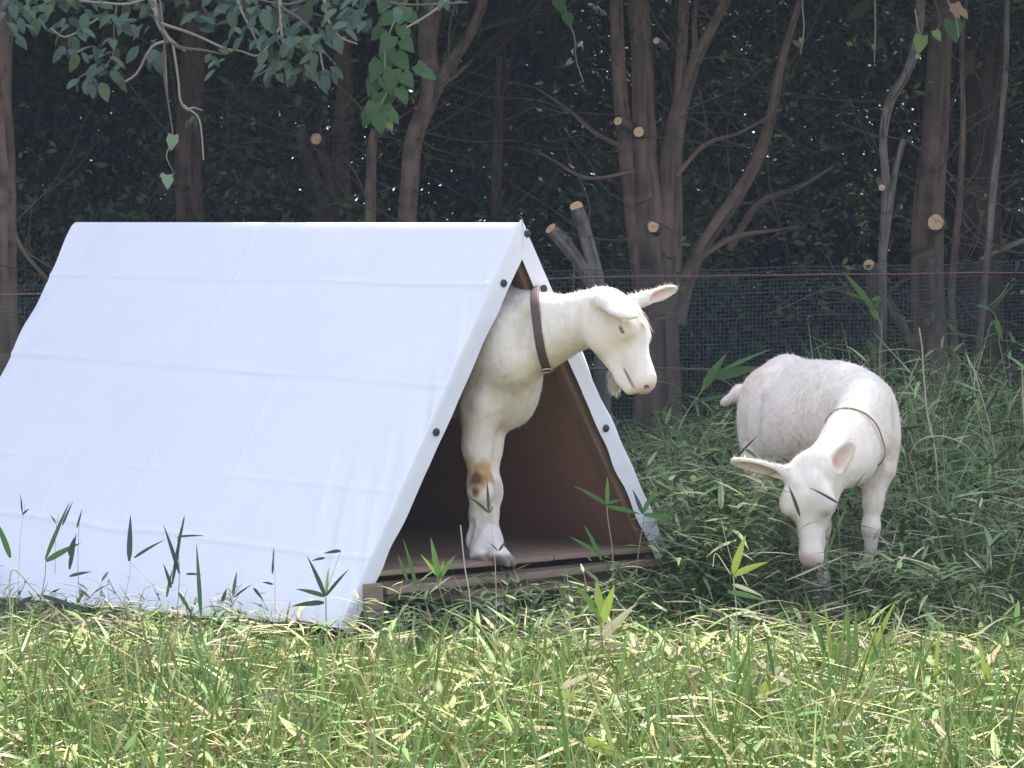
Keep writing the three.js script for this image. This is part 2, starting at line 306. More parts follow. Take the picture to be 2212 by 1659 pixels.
{
  const lists = crowns.map(() => []); let tries = 0, n = 0;
  while (n < 30000 && tries++ < 400000) {
    const x = -7.5 + crnd() * 17, z = -(10.6 + crnd() * 7.2), y = 1.75 + crnd() * 7.6, d = -z;
    if (crnd() > sstep(0, 1.7, d - 0.625 * y - 7.0 + 0.7 * noise((x - 0.25 * y) * 1.5, 3, 4))) continue;   // canopy thins along the sun's slant, shaped to place the shade edge
    if (y < 1.95 + 0.14 * (d - 11) && crnd() < 0.9 && d < 15) continue;
    if (d < 11.6 && y < 2.5 + 0.4 * noise(x, 2, 2)) continue;
    if (d > 13.8 && x > 0.2 && crnd() < 0.8) continue;  // crowns thinned here to let sun flecks through
    if (noise(x * 1.1, y * 1.1, z * 1.1) < -0.45 && crnd() < 0.75) continue;
    let best = 0, bd = 1e9; crowns.forEach((c, i) => { const q = Math.abs(c.x - x) + 0.7 * Math.abs(c.z - z); if (q < bd) { bd = q; best = i; } });
    lists[best].push([x, y, z]); n++;
  }
  const m4 = new THREE.Matrix4(), q = new THREE.Quaternion(), e = new THREE.Euler(), s = V(1, 1, 1), col = new THREE.Color();
  crowns.forEach((c, i) => {
    if (!lists[i].length) return;
    const im = new THREE.InstancedMesh(clusterGeos[i % 2], crownLeaf, lists[i].length); im.name = 'crown'; im.userData.kind = 'stuff';
    lists[i].forEach((p, k) => {
      e.set(crnd() * 1.2 - 0.6, crnd() * 6.28, crnd() * 1.2 - 0.6); q.setFromEuler(e); const sc = 0.85 + 0.5 * crnd(); s.set(sc, sc, sc);
      im.setMatrixAt(k, m4.compose(c.t.worldToLocal(V(...p)), q, s)); const v = 0.7 + 0.7 * crnd(); im.setColorAt(k, col.setRGB(v * (0.9 + 0.4 * crnd()), v, v * (0.8 + 0.3 * crnd())));
    });
    im.castShadow = im.receiveShadow = true; c.t.add(im);
  });
}
// undergrowth behind the trunks: small-leaved shrubs that read as one dark mass
{
  const rnd = rngOf(77), g = cluster(26, 0.13, 0.036, 0.02, rnd), g2 = cluster(22, 0.24, 0.07, 0.036, rnd);
  const mat = leafMat(0.045, 0.066, 0.036, 0, 0.2), col = new THREE.Color(), m4 = new THREE.Matrix4(), q = new THREE.Quaternion(), e = new THREE.Euler(), s = V(1, 1, 1);
  const grp = new THREE.Group(); grp.name = 'leafy_thicket'; tag(grp, 'dark small-leaved undergrowth filling the wood behind the trunks', 'thicket', null, 'stuff'); scene.add(grp);
  const put = (geo, n, name, place) => {
    const im = new THREE.InstancedMesh(geo, mat, n); im.name = name; im.castShadow = im.receiveShadow = true;
    for (let k = 0; k < n; k++) {
      const p = place(); e.set(rnd() * 3, rnd() * 6.28, rnd() * 3); q.setFromEuler(e); const sc = 0.7 + 0.7 * rnd(); s.set(sc, sc, sc);
      im.setMatrixAt(k, m4.compose(p, q, s)); const v = 0.55 + 0.8 * rnd(); col.setRGB(v, v * (0.95 + 0.15 * rnd()), v * (0.8 + 0.3 * rnd())); im.setColorAt(k, col);
    }
    grp.add(im);
  };
  put(g, 5200, 'foliage', () => { let p; do { const d = 13 + 3.5 * Math.pow(rnd(), 0.8); p = V(-3.2 + rnd() * 7.2, 0, -d); p.y = ground(p.x, p.z) + 2.3 * Math.pow(rnd(), 0.9); } while (noise(p.x * 1.6, p.y * 1.6, p.z * 1.6) < 0.0); return p; });
  // pale twig leaves, sun flecks put into their colour, most on the right
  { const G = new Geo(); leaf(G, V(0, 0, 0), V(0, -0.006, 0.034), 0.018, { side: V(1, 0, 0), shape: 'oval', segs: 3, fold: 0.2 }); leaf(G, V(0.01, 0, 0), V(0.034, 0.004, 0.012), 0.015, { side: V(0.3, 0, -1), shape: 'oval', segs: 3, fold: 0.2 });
    const sunfleck = leafMat(0.2, 0.27, 0.09, 0.35), im = new THREE.InstancedMesh(G.build(), sunfleck, 1500); im.name = 'sunfleck_leaves';
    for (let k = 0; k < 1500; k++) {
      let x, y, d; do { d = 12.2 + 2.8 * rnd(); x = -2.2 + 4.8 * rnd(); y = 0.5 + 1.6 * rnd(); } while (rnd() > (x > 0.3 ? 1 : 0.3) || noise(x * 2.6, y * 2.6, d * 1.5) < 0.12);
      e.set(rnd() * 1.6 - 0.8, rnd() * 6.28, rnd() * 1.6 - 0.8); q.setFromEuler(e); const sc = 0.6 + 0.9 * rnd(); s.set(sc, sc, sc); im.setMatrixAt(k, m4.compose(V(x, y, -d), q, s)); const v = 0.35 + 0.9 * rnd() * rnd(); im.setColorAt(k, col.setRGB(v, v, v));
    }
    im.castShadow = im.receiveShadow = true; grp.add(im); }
  put(g2, 14500, 'far_foliage', () => { const d = 16.5 + rnd() * 6.5, x = -6 + rnd() * 14; return V(x, ground(x, -d) + 3.8 * rnd(), -d); });
}
// ---------------------------------------------------------------- netting fence
{
  const fd = px => 10.9 + px * 0.00063, O = at(1106, 900, fd(1106)); O.y = ground(O.x, O.z);
  const t = thing('net_fence', O, 'low fence of dark green netting on rusty wires in front of the trees', 'fence');
  const topY = px => mixv(mixv(637, 600, clamp(px / 1220, -1, 1)), 588, clamp((px - 1220) / 992, 0, 1.4));
  const wireAt = (f) => { const l = []; for (let px = -420; px <= 2700; px += 60) { const p = at(px, f(px), fd(px)); p.y += 0.002 * noise(px * 0.01, f(500), 0); l.push(t.worldToLocal(p)); } return l; };
  const rust = new THREE.MeshStandardMaterial({ color: lin(0.3, 0.15, 0.1), roughness: 0.85, metalness: 0.2 });
  const wires = [px => topY(px), px => 803 - 0.0045 * px + 2.2 * Math.sin(px * 0.004), px => 985 - 0.012 * px];
  wires.forEach(f => part(t, 'wire', tube(wireAt(f), wireAt(f).map(() => 0.003), { sides: 6, step: 0.06, rough: 0.1 }), rust, 'rusty wire threaded along the netting'));
  const net = new Geo(), cell = 0.0145, sw = 0.0008;
  const strip = (a, b, wide) => { const s = b.clone().sub(a).cross(V(0, 0, 1)).normalize().multiplyScalar(wide), i = net.vert(a.clone().add(s)); net.vert(a.clone().sub(s)); net.vert(b.clone().sub(s)); net.vert(b.clone().add(s)); net.quad(i, i + 1, i + 2, i + 3); };
  const top = px => { const p = at(px, topY(px), fd(px)); p.y += 0.03 + 0.012 * noise(px * 0.004, 2, 9); return p; };
  const bulge = (p, h) => { p.z += 0.025 * noise(p.x * 1.3, h * 2, 5) * (h < 0.7 ? 1 : 0.3); return t.worldToLocal(p); };
  const cols = []; { let px = -420; while (px < 2700) { cols.push(px); px += cell / pxm(fd(px)); } }
  const rows = 50;
  const node = (px, k) => { const p = top(px), g = ground(p.x, p.z) + 0.01, f = 1 - k * cell / (p.y - g), h = p.y - k * cell; return f < 0 ? null : bulge(V(p.x + 0.003 * noise(px * 0.02, k * 0.3, 1), h + 0.003 * noise(px * 0.01, k * 0.2, 8), p.z), f); };
  cols.forEach((px, c) => { for (let k = 0; k < rows; k += 5) { const a = node(px, k), b = node(px, k + 5); if (a && b) strip(a, b, sw); } });
  for (let k = 0; k < rows; k++) for (let c = 0; c + 6 < cols.length; c += 6) { const a = node(cols[c], k), b = node(cols[c + 6], k); if (a && b) strip(a, b, k % 6 ? sw * 1.15 : sw * 1.8); }
  const netting = part(t, 'netting', net.build(), new THREE.MeshStandardMaterial({ color: lin(0.034, 0.052, 0.045), roughness: 0.7, side: THREE.DoubleSide })); netting.userData.kind = 'stuff';
  for (const px of [-330, 2420]) { const a = at(px, 540, fd(px) + 0.03), b = a.clone(); b.y = ground(b.x, b.z) - 0.1; part(t, 'post', tube([t.worldToLocal(b), t.worldToLocal(a.clone().lerp(b, 0.5)), t.worldToLocal(a)], [0.014, 0.014, 0.014], { sides: 10, cap: true, rough: 0.02 }), rust); }
}

// ---------------------------------------------------------------- A-frame shelter
const TURN = -Math.atan2(0.76, 0.65);
const woodTex = dataTex(512, 512, (x, y) => { const g = 0.5 * pnoise(x * 6 + 0.5 * pnoise(x * 4, y * 10, 4, 10, 7), y * 90, 6, 90, 1) + 0.3 * pnoise(x * 14, y * 200, 14, 200, 2) + 0.2 * pnoise(x * 5, y * 5, 5, 5, 3); const v = 0.6 + 0.6 * g; return [v, v * 0.97, v * 0.92]; });
const woodBump = dataTex(512, 512, (x, y) => { const g = 0.6 * pnoise(x * 8, y * 120, 8, 120, 1) + 0.4 * pnoise(x * 30, y * 240, 30, 240, 2); return [g, g, g]; });
const plyTex = dataTex(512, 512, (x, y) => { const g = 0.5 * pnoise(x * 5 + 0.6 * pnoise(x * 4, y * 8, 4, 8, 7), y * 30, 5, 30, 1) + 0.5 * pnoise(x * 7, y * 7, 7, 7, 3); const v = 0.82 + 0.2 * g; return [v, v * 0.98, v * 0.96]; });
const wood = (r, g, b, rough = 0.8) => new THREE.MeshStandardMaterial({ color: lin(r, g, b), map: woodTex, bumpMap: woodBump, bumpScale: 0.002, roughness: rough });
function boxUV(geo, flip) {             // uv in metres on each side of a box
  const p = geo.attributes.position, n = geo.attributes.normal, u = geo.attributes.uv;
  for (let i = 0; i < p.count; i++) { const ax = Math.abs(n.getX(i)), ay = Math.abs(n.getY(i)), az = Math.abs(n.getZ(i)); const a = ax > ay && ax > az ? [p.getZ(i), p.getY(i)] : ay > az ? [p.getX(i), p.getZ(i)] : [p.getX(i), p.getY(i)]; flip ? u.setXY(i, a[1], a[0]) : u.setXY(i, a[0], a[1]); }
  return geo;
}
function plank(parent, name, size, pos, mat, { rot = [0, 0, 0], r = 0.003, flip = false, label } = {}) {
  const m = part(parent, name, boxUV(new RoundedBoxGeometry(size[0], size[1], size[2], 2, r), flip), mat, label); m.position.set(...pos); m.rotation.set(...rot); return m;
}
const shelter = thing('goat_shelter', V(0.015, 0, -7.7), 'low A-frame shelter of plywood under white canvas with a goat at its opening', 'shelter', null, TURN);
{
  const RH = 0.872, FY = 0.09, FZ = 0.458, LEN = 1.81, ang = Math.atan2(RH - FY, FZ), SL = Math.hypot(RH - FY, FZ);
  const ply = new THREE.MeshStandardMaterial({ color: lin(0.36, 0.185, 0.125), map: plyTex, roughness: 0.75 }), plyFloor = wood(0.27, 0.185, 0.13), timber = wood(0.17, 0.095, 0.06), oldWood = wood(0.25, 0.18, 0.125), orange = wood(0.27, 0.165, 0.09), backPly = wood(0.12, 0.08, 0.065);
  const nrm = s => [Math.cos(ang) , s * Math.sin(ang)];                 // outward (y, z) of a roof slope
  for (const s of [1, -1]) {
    const n = [FZ / SL, s * (RH - FY) / SL], c = [(RH + FY) / 2 - n[0] * 0.008, s * FZ / 2 - n[1] * 0.008];
    plank(shelter, 'plywood_panel', [LEN - 0.012, SL, 0.012], [-LEN / 2 - 0.004, c[0], c[1]], ply, { rot: [s * -(Math.PI / 2 - ang), 0, 0], label: s < 0 ? 'brown plywood wall seen through the opening' : undefined });
    for (const x of [-0.024, -LEN + 0.03]) plank(shelter, 'rafter', [0.038, SL - 0.035, s > 0 ? 0.022 : 0.032], [x - (s > 0 ? 0.004 : 0), c[0] - n[0] * (s > 0 ? 0.0175 : 0.0225) - 0.012, c[1] - n[1] * (s > 0 ? 0.0175 : 0.0225)], timber, { rot: [s * -(Math.PI / 2 - ang), 0, 0], flip: true });
    plank(shelter, 'base_beam', [LEN + 0.015, s > 0 ? 0.08 : 0.09, 0.046], [-LEN / 2 + 0.018, s > 0 ? 0.041 : 0.047, s * (s > 0 ? 0.436 : 0.487)], s > 0 ? oldWood : orange, { flip: false, label: s > 0 ? 'weathered beam end at the near corner' : 'orange beam end at the far corner' });
    plank(shelter, 'foot', [0.1, 0.2, 0.08], [-LEN + 0.12, -0.09, s * 0.42], oldWood); plank(shelter, 'foot', [0.1, 0.16, 0.08], [-0.45, -0.07, s * 0.42], oldWood);
  }
  plank(shelter, 'ridge_beam', [LEN - 0.1, 0.06, 0.03], [-LEN / 2 - 0.02, RH - 0.07, 0], timber);
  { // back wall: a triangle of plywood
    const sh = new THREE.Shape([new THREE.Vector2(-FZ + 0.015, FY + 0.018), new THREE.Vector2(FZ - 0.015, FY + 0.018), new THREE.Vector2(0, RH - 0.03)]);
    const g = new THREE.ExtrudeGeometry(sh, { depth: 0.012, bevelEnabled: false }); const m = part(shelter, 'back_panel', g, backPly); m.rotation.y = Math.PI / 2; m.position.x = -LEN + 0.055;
  }
  // floor of boards, plies showing at the front edge
  const bw = 0.185;
  for (let k = 0; k < 5; k++) plank(shelter, 'floor_board', [LEN - 0.08, 0.012, bw - 0.004], [-LEN / 2 + 0.045 + 0.004 * Math.sin(k * 5), 0.1005 + 0.0012 * Math.sin(k * 3), -0.395 + k * bw + 0.01], plyFloor);
  plank(shelter, 'front_board', [0.018, 0.045, 0.86], [-0.006, 0.058, -0.02], wood(0.13, 0.09, 0.062), { flip: false });
  plank(shelter, 'front_lath', [0.016, 0.017, 0.86], [0.0135, 0.066, -0.03], oldWood, { rot: [0.012, 0, 0] });
  plank(shelter, 'front_lath', [0.014, 0.014, 0.6], [0.0125, 0.034, -0.12], plyFloor, { rot: [-0.02, 0, 0] });
  for (const x of [-0.35, -0.9, -1.45]) plank(shelter, 'joist', [0.04, 0.06, 0.8], [x, 0.06, -0.02], timber);

  // canvas: over both slopes, folded round the front edge
  const G = new Geo(), top = RH + 0.008;
  const line = (d, w) => Math.exp(-d * d / (w * w));
  function relief(u, s) {               // u from the front, s from the ridge, metres
    const brk = (k, a) => 0.35 + 0.65 * sstep(-0.25, 0.35, noise(a * 4 + k * 17, k * 3.1, 2));
    let h = 0.0035 * noise(u * 2.3, s * 3, 1) + 0.0014 * noise(u * 7, s * 5 + u * 2, 4);
    h += 0.0021 * line(s - 0.172 - 0.004 * noise(u * 3, 1, 1), 0.005) * brk(1, u) - 0.001 * line(s - 0.186, 0.012);
    h += 0.0023 * line(s - 0.432 + 0.012 * u - 0.004 * noise(u * 3, 4, 1), 0.005) * brk(2, u) - 0.0012 * line(s - 0.448 + 0.012 * u, 0.014);
    h += 0.0016 * line(s - 0.70, 0.006) * brk(3, u);
    const kx = [0.3, 0.62, 0.98, 1.34];
    kx.forEach((x, k) => { h += (0.0015 + 0.0006 * (k % 2)) * line(u - x - 0.003 * noise(s * 4, k, 3), 0.005) * brk(5 + k, s) * (s > 0.42 || k === 2 ? 1 : 0.25); });
    const e = Math.exp(-u / 0.09);      // puckers along the fastened front edge
    h += 0.004 * e * noise(s * 16 + u * 34, u * 8, 6) * sstep(0.02, 0.2, s) + 0.0075 * Math.exp(-u / 0.2) * sstep(0.45, 0.75, s) * noise((u * 1.9 + s * 0.55) * 17, s * 1.5, 8);
    h += 0.005 * Math.exp(-(LEN - u) / 0.12) * noise(s * 10 - u * 14, 3, 3);
    h += 0.004 * sstep(0.78, 0.93, s) * noise(u * 9, s * 6, 11) + 0.003 * line(s - 0.865 + 0.006 * noise(u * 5, 1, 0), 0.006);
    return h;
  }
  const hemY = u => -0.014 - 0.052 * clamp(u / 1.6) + 0.004 * noise(u * 8, 1, 2);
  const uvk = 1;
  for (const s of [1, -1]) {
    const N = s > 0 ? 230 : 120, M = s > 0 ? 360 : 160, n = [FZ / SL, s * (RH - FY) / SL], base = G.count;
    const lip = [0.047, 0.033, 0.017, 0.004], w = M + 1 + lip.length;
    for (let j = 0; j <= N; j++) for (let i = -lip.length; i <= M; i++) {
      const u = Math.max(0, i / M * (LEN + 0.012)), q = j / N, yb = s > 0 ? hemY(u) : FY + 0.004;
      const slope = (RH - FY) / FZ, y0 = mixv(top, yb, q), z0 = s * (top - y0) / slope, sl = (top - y0) * SL / (RH - FY);
      const h = relief(u, sl + (s < 0 ? 3.7 : 0)) * sstep(0, 0.03, sl) + 0.004 * sstep(0, 0.012, sl);
      let x = 0.006 - u, y = y0 + n[0] * h - 0.006 * Math.exp(-sl / 0.006), z = z0 + n[1] * h;
      if (i < 0) {                      // folded lip on the front plane, hanging inwards
        const t = lip[lip.length + i >= 0 ? lip.length + i : 0], taper = s > 0 ? 1 - 0.2 * sstep(0.7, 0.95, q) : 1;
        const d = t * taper * (1 + 0.08 * noise(q * 14, s, 2)) * sstep(0, 0.03, sl + 0.01); const hh = relief(0, sl);
        x = 0.006 + 0.004 * sstep(0, 0.004, t) + 0.2 * hh * t / 0.04 + 0.001 * noise(q * 24, t * 60, 5); y = y0 - n[0] * d + n[0] * 0.004; z = z0 - n[1] * d + n[1] * 0.004;
        if (s > 0 ? z < -0.001 : z > -0.0005) { z = s > 0 ? -0.001 : -0.0005; x += s * 0.0012; }
      }
      G.vert(V(x, y, z), null, [x * uvk, (s > 0 ? 1 : 0) + sl]);
    }
    for (let j = 0; j < N; j++) for (let i = 0; i < w - 1; i++) { const o = base + j * w + i; s > 0 ? G.quad(o, o + w, o + w + 1, o + 1) : G.quad(o, o + 1, o + w + 1, o + w); }
  }
  const weave = dataTex(256, 256, (x, y) => { const v = 0.5 + 0.25 * Math.sin(x * 6.2832 * 64) * Math.sin(y * 6.2832 * 64) + 0.3 * (pnoise(x * 40, y * 40, 40, 40, 1) - 0.5); return [v, v, v]; });
  weave.repeat.set(6, 6);
  const soilTex = dataTex(512, 512, (x, y) => { const m = 0.6 * pnoise(x * 5, y * 5, 5, 5, 1) + 0.4 * pnoise(x * 22, y * 22, 22, 22, 2); const v = 0.955 + 0.045 * m; return [v, v, v]; });
  part(shelter, 'canvas', G.build(), new THREE.MeshStandardMaterial({ color: lin(0.7, 0.67, 0.675), map: soilTex, bumpMap: weave, bumpScale: 0.0006, roughness: 0.55, side: THREE.DoubleSide }));
  // black screw washers along the front fold
  const black = new THREE.MeshStandardMaterial({ color: lin(0.02, 0.022, 0.028), roughness: 0.45 });
  const wash = new THREE.LatheGeometry([[0, 0.0065], [0.0028, 0.0062], [0.003, 0.004], [0.0046, 0.0036], [0.0052, 0.0042], [0.0082, 0.0036], [0.0092, 0.0016], [0.0092, 0]].map(q => new THREE.Vector2(...q)), 20);
  const spots = [[1, 0.165, 0.026], [1, 0.585, 0.022], [-1, 0.185, 0.022], [-1, 0.6, 0.022], [1, 0.02, 0.03], [-1, 0.955, 0.02, 1]];
  spots.forEach(([s, f, inn, pale]) => {
    const n = [FZ / SL, s * (RH - FY) / SL], y = mixv(top, FY, f), z = s * (top - y) / ((RH - FY) / FZ);
    const m = part(shelter, 'screw_washer', wash, pale ? new THREE.MeshStandardMaterial({ color: lin(0.3, 0.3, 0.32), roughness: 0.5 }) : black); m.rotation.z = -Math.PI / 2; m.position.set(0.0105, y - n[0] * inn, z - n[1] * inn);
  });
}
// pale rag of torn sheeting by the far corner
{
  const o = at(1488, 1262, 7.95); const t = thing('torn_sheet', V(o.x, ground(o.x, o.z), o.z), 'scrap of torn pale sheeting lying by the far corner of the shelter', 'scrap');
  const G = new Geo(), n = 16;
  for (let j = 0; j <= n; j++) for (let i = 0; i <= n; i++) { const x = (i / n - 0.5) * 0.05 * (1 - 0.3 * noise(j * 0.7, 1, 1)), y = j / n * 0.07 + 0.008 * noise(i * 0.6, j * 0.2, 1); G.vert(V(x + 0.008 * noise(i * 0.5, j * 0.5, 3), 0.02 + y, 0.02 * noise(i * 0.45, j * 0.45, 8) + 0.01 * noise(i, j, 2))); }
  for (let j = 0; j < n; j++) for (let i = 0; i < n; i++) { const q = j * (n + 1) + i; if (noise(i * 0.5, j * 0.5, 12) > -0.45) G.quad(q, q + 1, q + n + 2, q + n + 1); }
  part(t, 'sheet', G.build(), new THREE.MeshStandardMaterial({ color: lin(0.5, 0.5, 0.52), roughness: 0.7, side: THREE.DoubleSide }));
}
// ---------------------------------------------------------------- goats: one continuous surface each, meshed from a smooth field
class Field {
  constructor() { this.q = []; }
  cap(a, b, ra, rb, k = 0.03) { const d = b.clone().sub(a), L = d.length(); this.q.push({ t: 0, ax: a.x, ay: a.y, az: a.z, dx: d.x, dy: d.y, dz: d.z, l2: Math.max(1e-9, L * L), ra, rb, k }); return this; }
  chain(pts, rs, k) { for (let i = 0; i + 1 < pts.length; i++) this.cap(pts[i], pts[i + 1], rs[i], rs[i + 1], k); return this; }
  ell(c, r, ax = null, k = 0.03, sub = false) {     // ax: [x axis, y axis, z axis]
    const A = ax || [V(1, 0, 0), V(0, 1, 0), V(0, 0, 1)]; this.q.push({ t: 1, c, r, A, k, sub }); return this;
  }
  groove(a, b, r, k = 0.02) { this.cap(a, b, r, r, k); this.q[this.q.length - 1].sub = true; return this; }
  one(p, x, y, z) {
    if (p.t === 0) {
      const px = x - p.ax, py = y - p.ay, pz = z - p.az; let h = (px * p.dx + py * p.dy + pz * p.dz) / p.l2; h = h < 0 ? 0 : h > 1 ? 1 : h;
      const ex = px - p.dx * h, ey = py - p.dy * h, ez = pz - p.dz * h; return Math.sqrt(ex * ex + ey * ey + ez * ez) - (p.ra + (p.rb - p.ra) * h);
    }
    const px = x - p.c.x, py = y - p.c.y, pz = z - p.c.z, A = p.A, r = p.r;
    const u = (px * A[0].x + py * A[0].y + pz * A[0].z) / r[0], v = (px * A[1].x + py * A[1].y + pz * A[1].z) / r[1], w = (px * A[2].x + py * A[2].y + pz * A[2].z) / r[2];
    const k0 = Math.sqrt(u * u + v * v + w * w), a = u / r[0], b = v / r[1], c = w / r[2], k1 = Math.sqrt(a * a + b * b + c * c);
    return k1 < 1e-9 ? -Math.min(r[0], r[1], r[2]) : k0 * (k0 - 1) / k1;
  }
  value(x, y, z, list = this.q) {
    let d = 1e3;
    for (const p of list) {
      const e = this.one(p, x, y, z), k = p.k;
      if (p.sub) { const h = Math.max(k - Math.abs(-e - d), 0) / k; d = Math.max(d, -e) + h * h * k * 0.25; }
      else { const h = Math.max(k - Math.abs(e - d), 0) / k; d = Math.min(d, e) - h * h * k * 0.25; }
    }
    return d;
  }
  mesh(h, fine, fc, fr) {
    const lo = V(9, 9, 9), hi = V(-9, -9, -9);
    for (const p of this.q) if (!p.sub) for (const [x, y, z, r] of p.t ? [[p.c.x, p.c.y, p.c.z, Math.max(...p.r)]] : [[p.ax, p.ay, p.az, p.ra], [p.ax + p.dx, p.ay + p.dy, p.az + p.dz, p.rb]]) { lo.min(V(x - r, y - r, z - r)); hi.max(V(x + r, y + r, z + r)); }
    lo.subScalar(0.02); hi.addScalar(0.02);                     // surface nets, empty blocks skipped
    // grid lines lie closer together across the head
    const B = 8, axis = (a, b, c) => { const l = [a]; let x = a; while (x < b || (l.length - 1) % B) { x += Math.abs(x - c) < fr ? fine : h; l.push(x); } return l; };
    const XS = axis(lo.x, hi.x, fc.x), YS = axis(lo.y, hi.y, fc.y), ZS = axis(lo.z, hi.z, fc.z), nx = XS.length, ny = YS.length, nz = ZS.length;
    const F = new Float32Array(nx * ny * nz).fill(1), id = (i, j, k) => (k * ny + j) * nx + i;
    for (let k = 0; k < nz - 1; k += B) for (let j = 0; j < ny - 1; j += B) for (let i = 0; i < nx - 1; i += B) {
      const cx = (XS[i] + XS[i + B]) / 2, cy = (YS[j] + YS[j + B]) / 2, cz = (ZS[k] + ZS[k + B]) / 2, rad = Math.hypot(XS[i + B] - XS[i], YS[j + B] - YS[j], ZS[k + B] - ZS[k]) / 2, ds = this.q.map(p => this.one(p, cx, cy, cz));
      const near = Math.min(...ds.filter((d, n) => !this.q[n].sub)); let skip = 0;
      if (near > rad * 2.2 + 0.02) skip = 1;
      const list = skip ? null : this.q.filter((p, n) => ds[n] < Math.max(near, -0.01) + rad * 3 + 0.09 || ds[n] < rad * 3);
      for (let c = 0; c <= B; c++) for (let b = 0; b <= B; b++) for (let a = 0; a <= B; a++) F[id(i + a, j + b, k + c)] = skip ? near : this.value(XS[i + a], YS[j + b], ZS[k + c], list);
    }
    const idx = new Int32Array(nx * ny * nz).fill(-1), P = [], I = [];
    for (let k = 0; k < nz - 1; k++) for (let j = 0; j < ny - 1; j++) for (let i = 0; i < nx - 1; i++) {
      let sx = 0, sy = 0, sz = 0, n = 0; const o = id(i, j, k), v0 = F[o];
      let all = true; const s0 = v0 < 0;
      for (let c = 1; c < 8 && all; c++) if ((F[id(i + (c & 1), j + (c >> 1 & 1), k + (c >> 2))] < 0) !== s0) all = false;
      if (all) continue;
      for (let c = 0; c < 8; c++) for (const e of [1, 2, 4]) if (!(c & e)) {
        const q = c | e, fa = F[id(i + (c & 1), j + (c >> 1 & 1), k + (c >> 2))], fb = F[id(i + (q & 1), j + (q >> 1 & 1), k + (q >> 2))];
        if ((fa < 0) !== (fb < 0)) { const t = fa / (fa - fb); sx += (c & 1) + (e === 1 ? t : 0); sy += (c >> 1 & 1) + (e === 2 ? t : 0); sz += (c >> 2) + (e === 4 ? t : 0); n++; }
      }
      idx[o] = P.length / 3; P.push(XS[i] + sx / n * (XS[i + 1] - XS[i]), YS[j] + sy / n * (YS[j + 1] - YS[j]), ZS[k] + sz / n * (ZS[k + 1] - ZS[k]));
    }
    const quad = (a, b, c, d, f) => { if (a < 0 || b < 0 || c < 0 || d < 0) return; f ? I.push(a, b, c, a, c, d) : I.push(a, c, b, a, d, c); };
    for (let k = 1; k < nz - 1; k++) for (let j = 1; j < ny - 1; j++) for (let i = 1; i < nx - 1; i++) {
      const s = F[id(i, j, k)] < 0;
      if (s !== F[id(i + 1, j, k)] < 0) quad(idx[id(i, j - 1, k - 1)], idx[id(i, j, k - 1)], idx[id(i, j, k)], idx[id(i, j - 1, k)], s);
      if (s !== F[id(i, j + 1, k)] < 0) quad(idx[id(i - 1, j, k - 1)], idx[id(i - 1, j, k)], idx[id(i, j, k)], idx[id(i, j, k - 1)], s);
      if (s !== F[id(i, j, k + 1)] < 0) quad(idx[id(i - 1, j - 1, k)], idx[id(i, j - 1, k)], idx[id(i, j, k)], idx[id(i - 1, j, k)], s);
    }
    const g = new THREE.BufferGeometry(); g.setAttribute('position', new THREE.Float32BufferAttribute(P, 3)); g.setIndex(I); g.computeVertexNormals(); return g;
  }
}
const goatSkin = new THREE.MeshPhysicalMaterial({ vertexColors: true, roughness: 0.85, sheen: 0.4, sheenRoughness: 0.6, sheenColor: lin(1, 0.97, 0.92) });
const hairMat = new THREE.MeshStandardMaterial({ vertexColors: true, roughness: 0.85, side: THREE.DoubleSide });

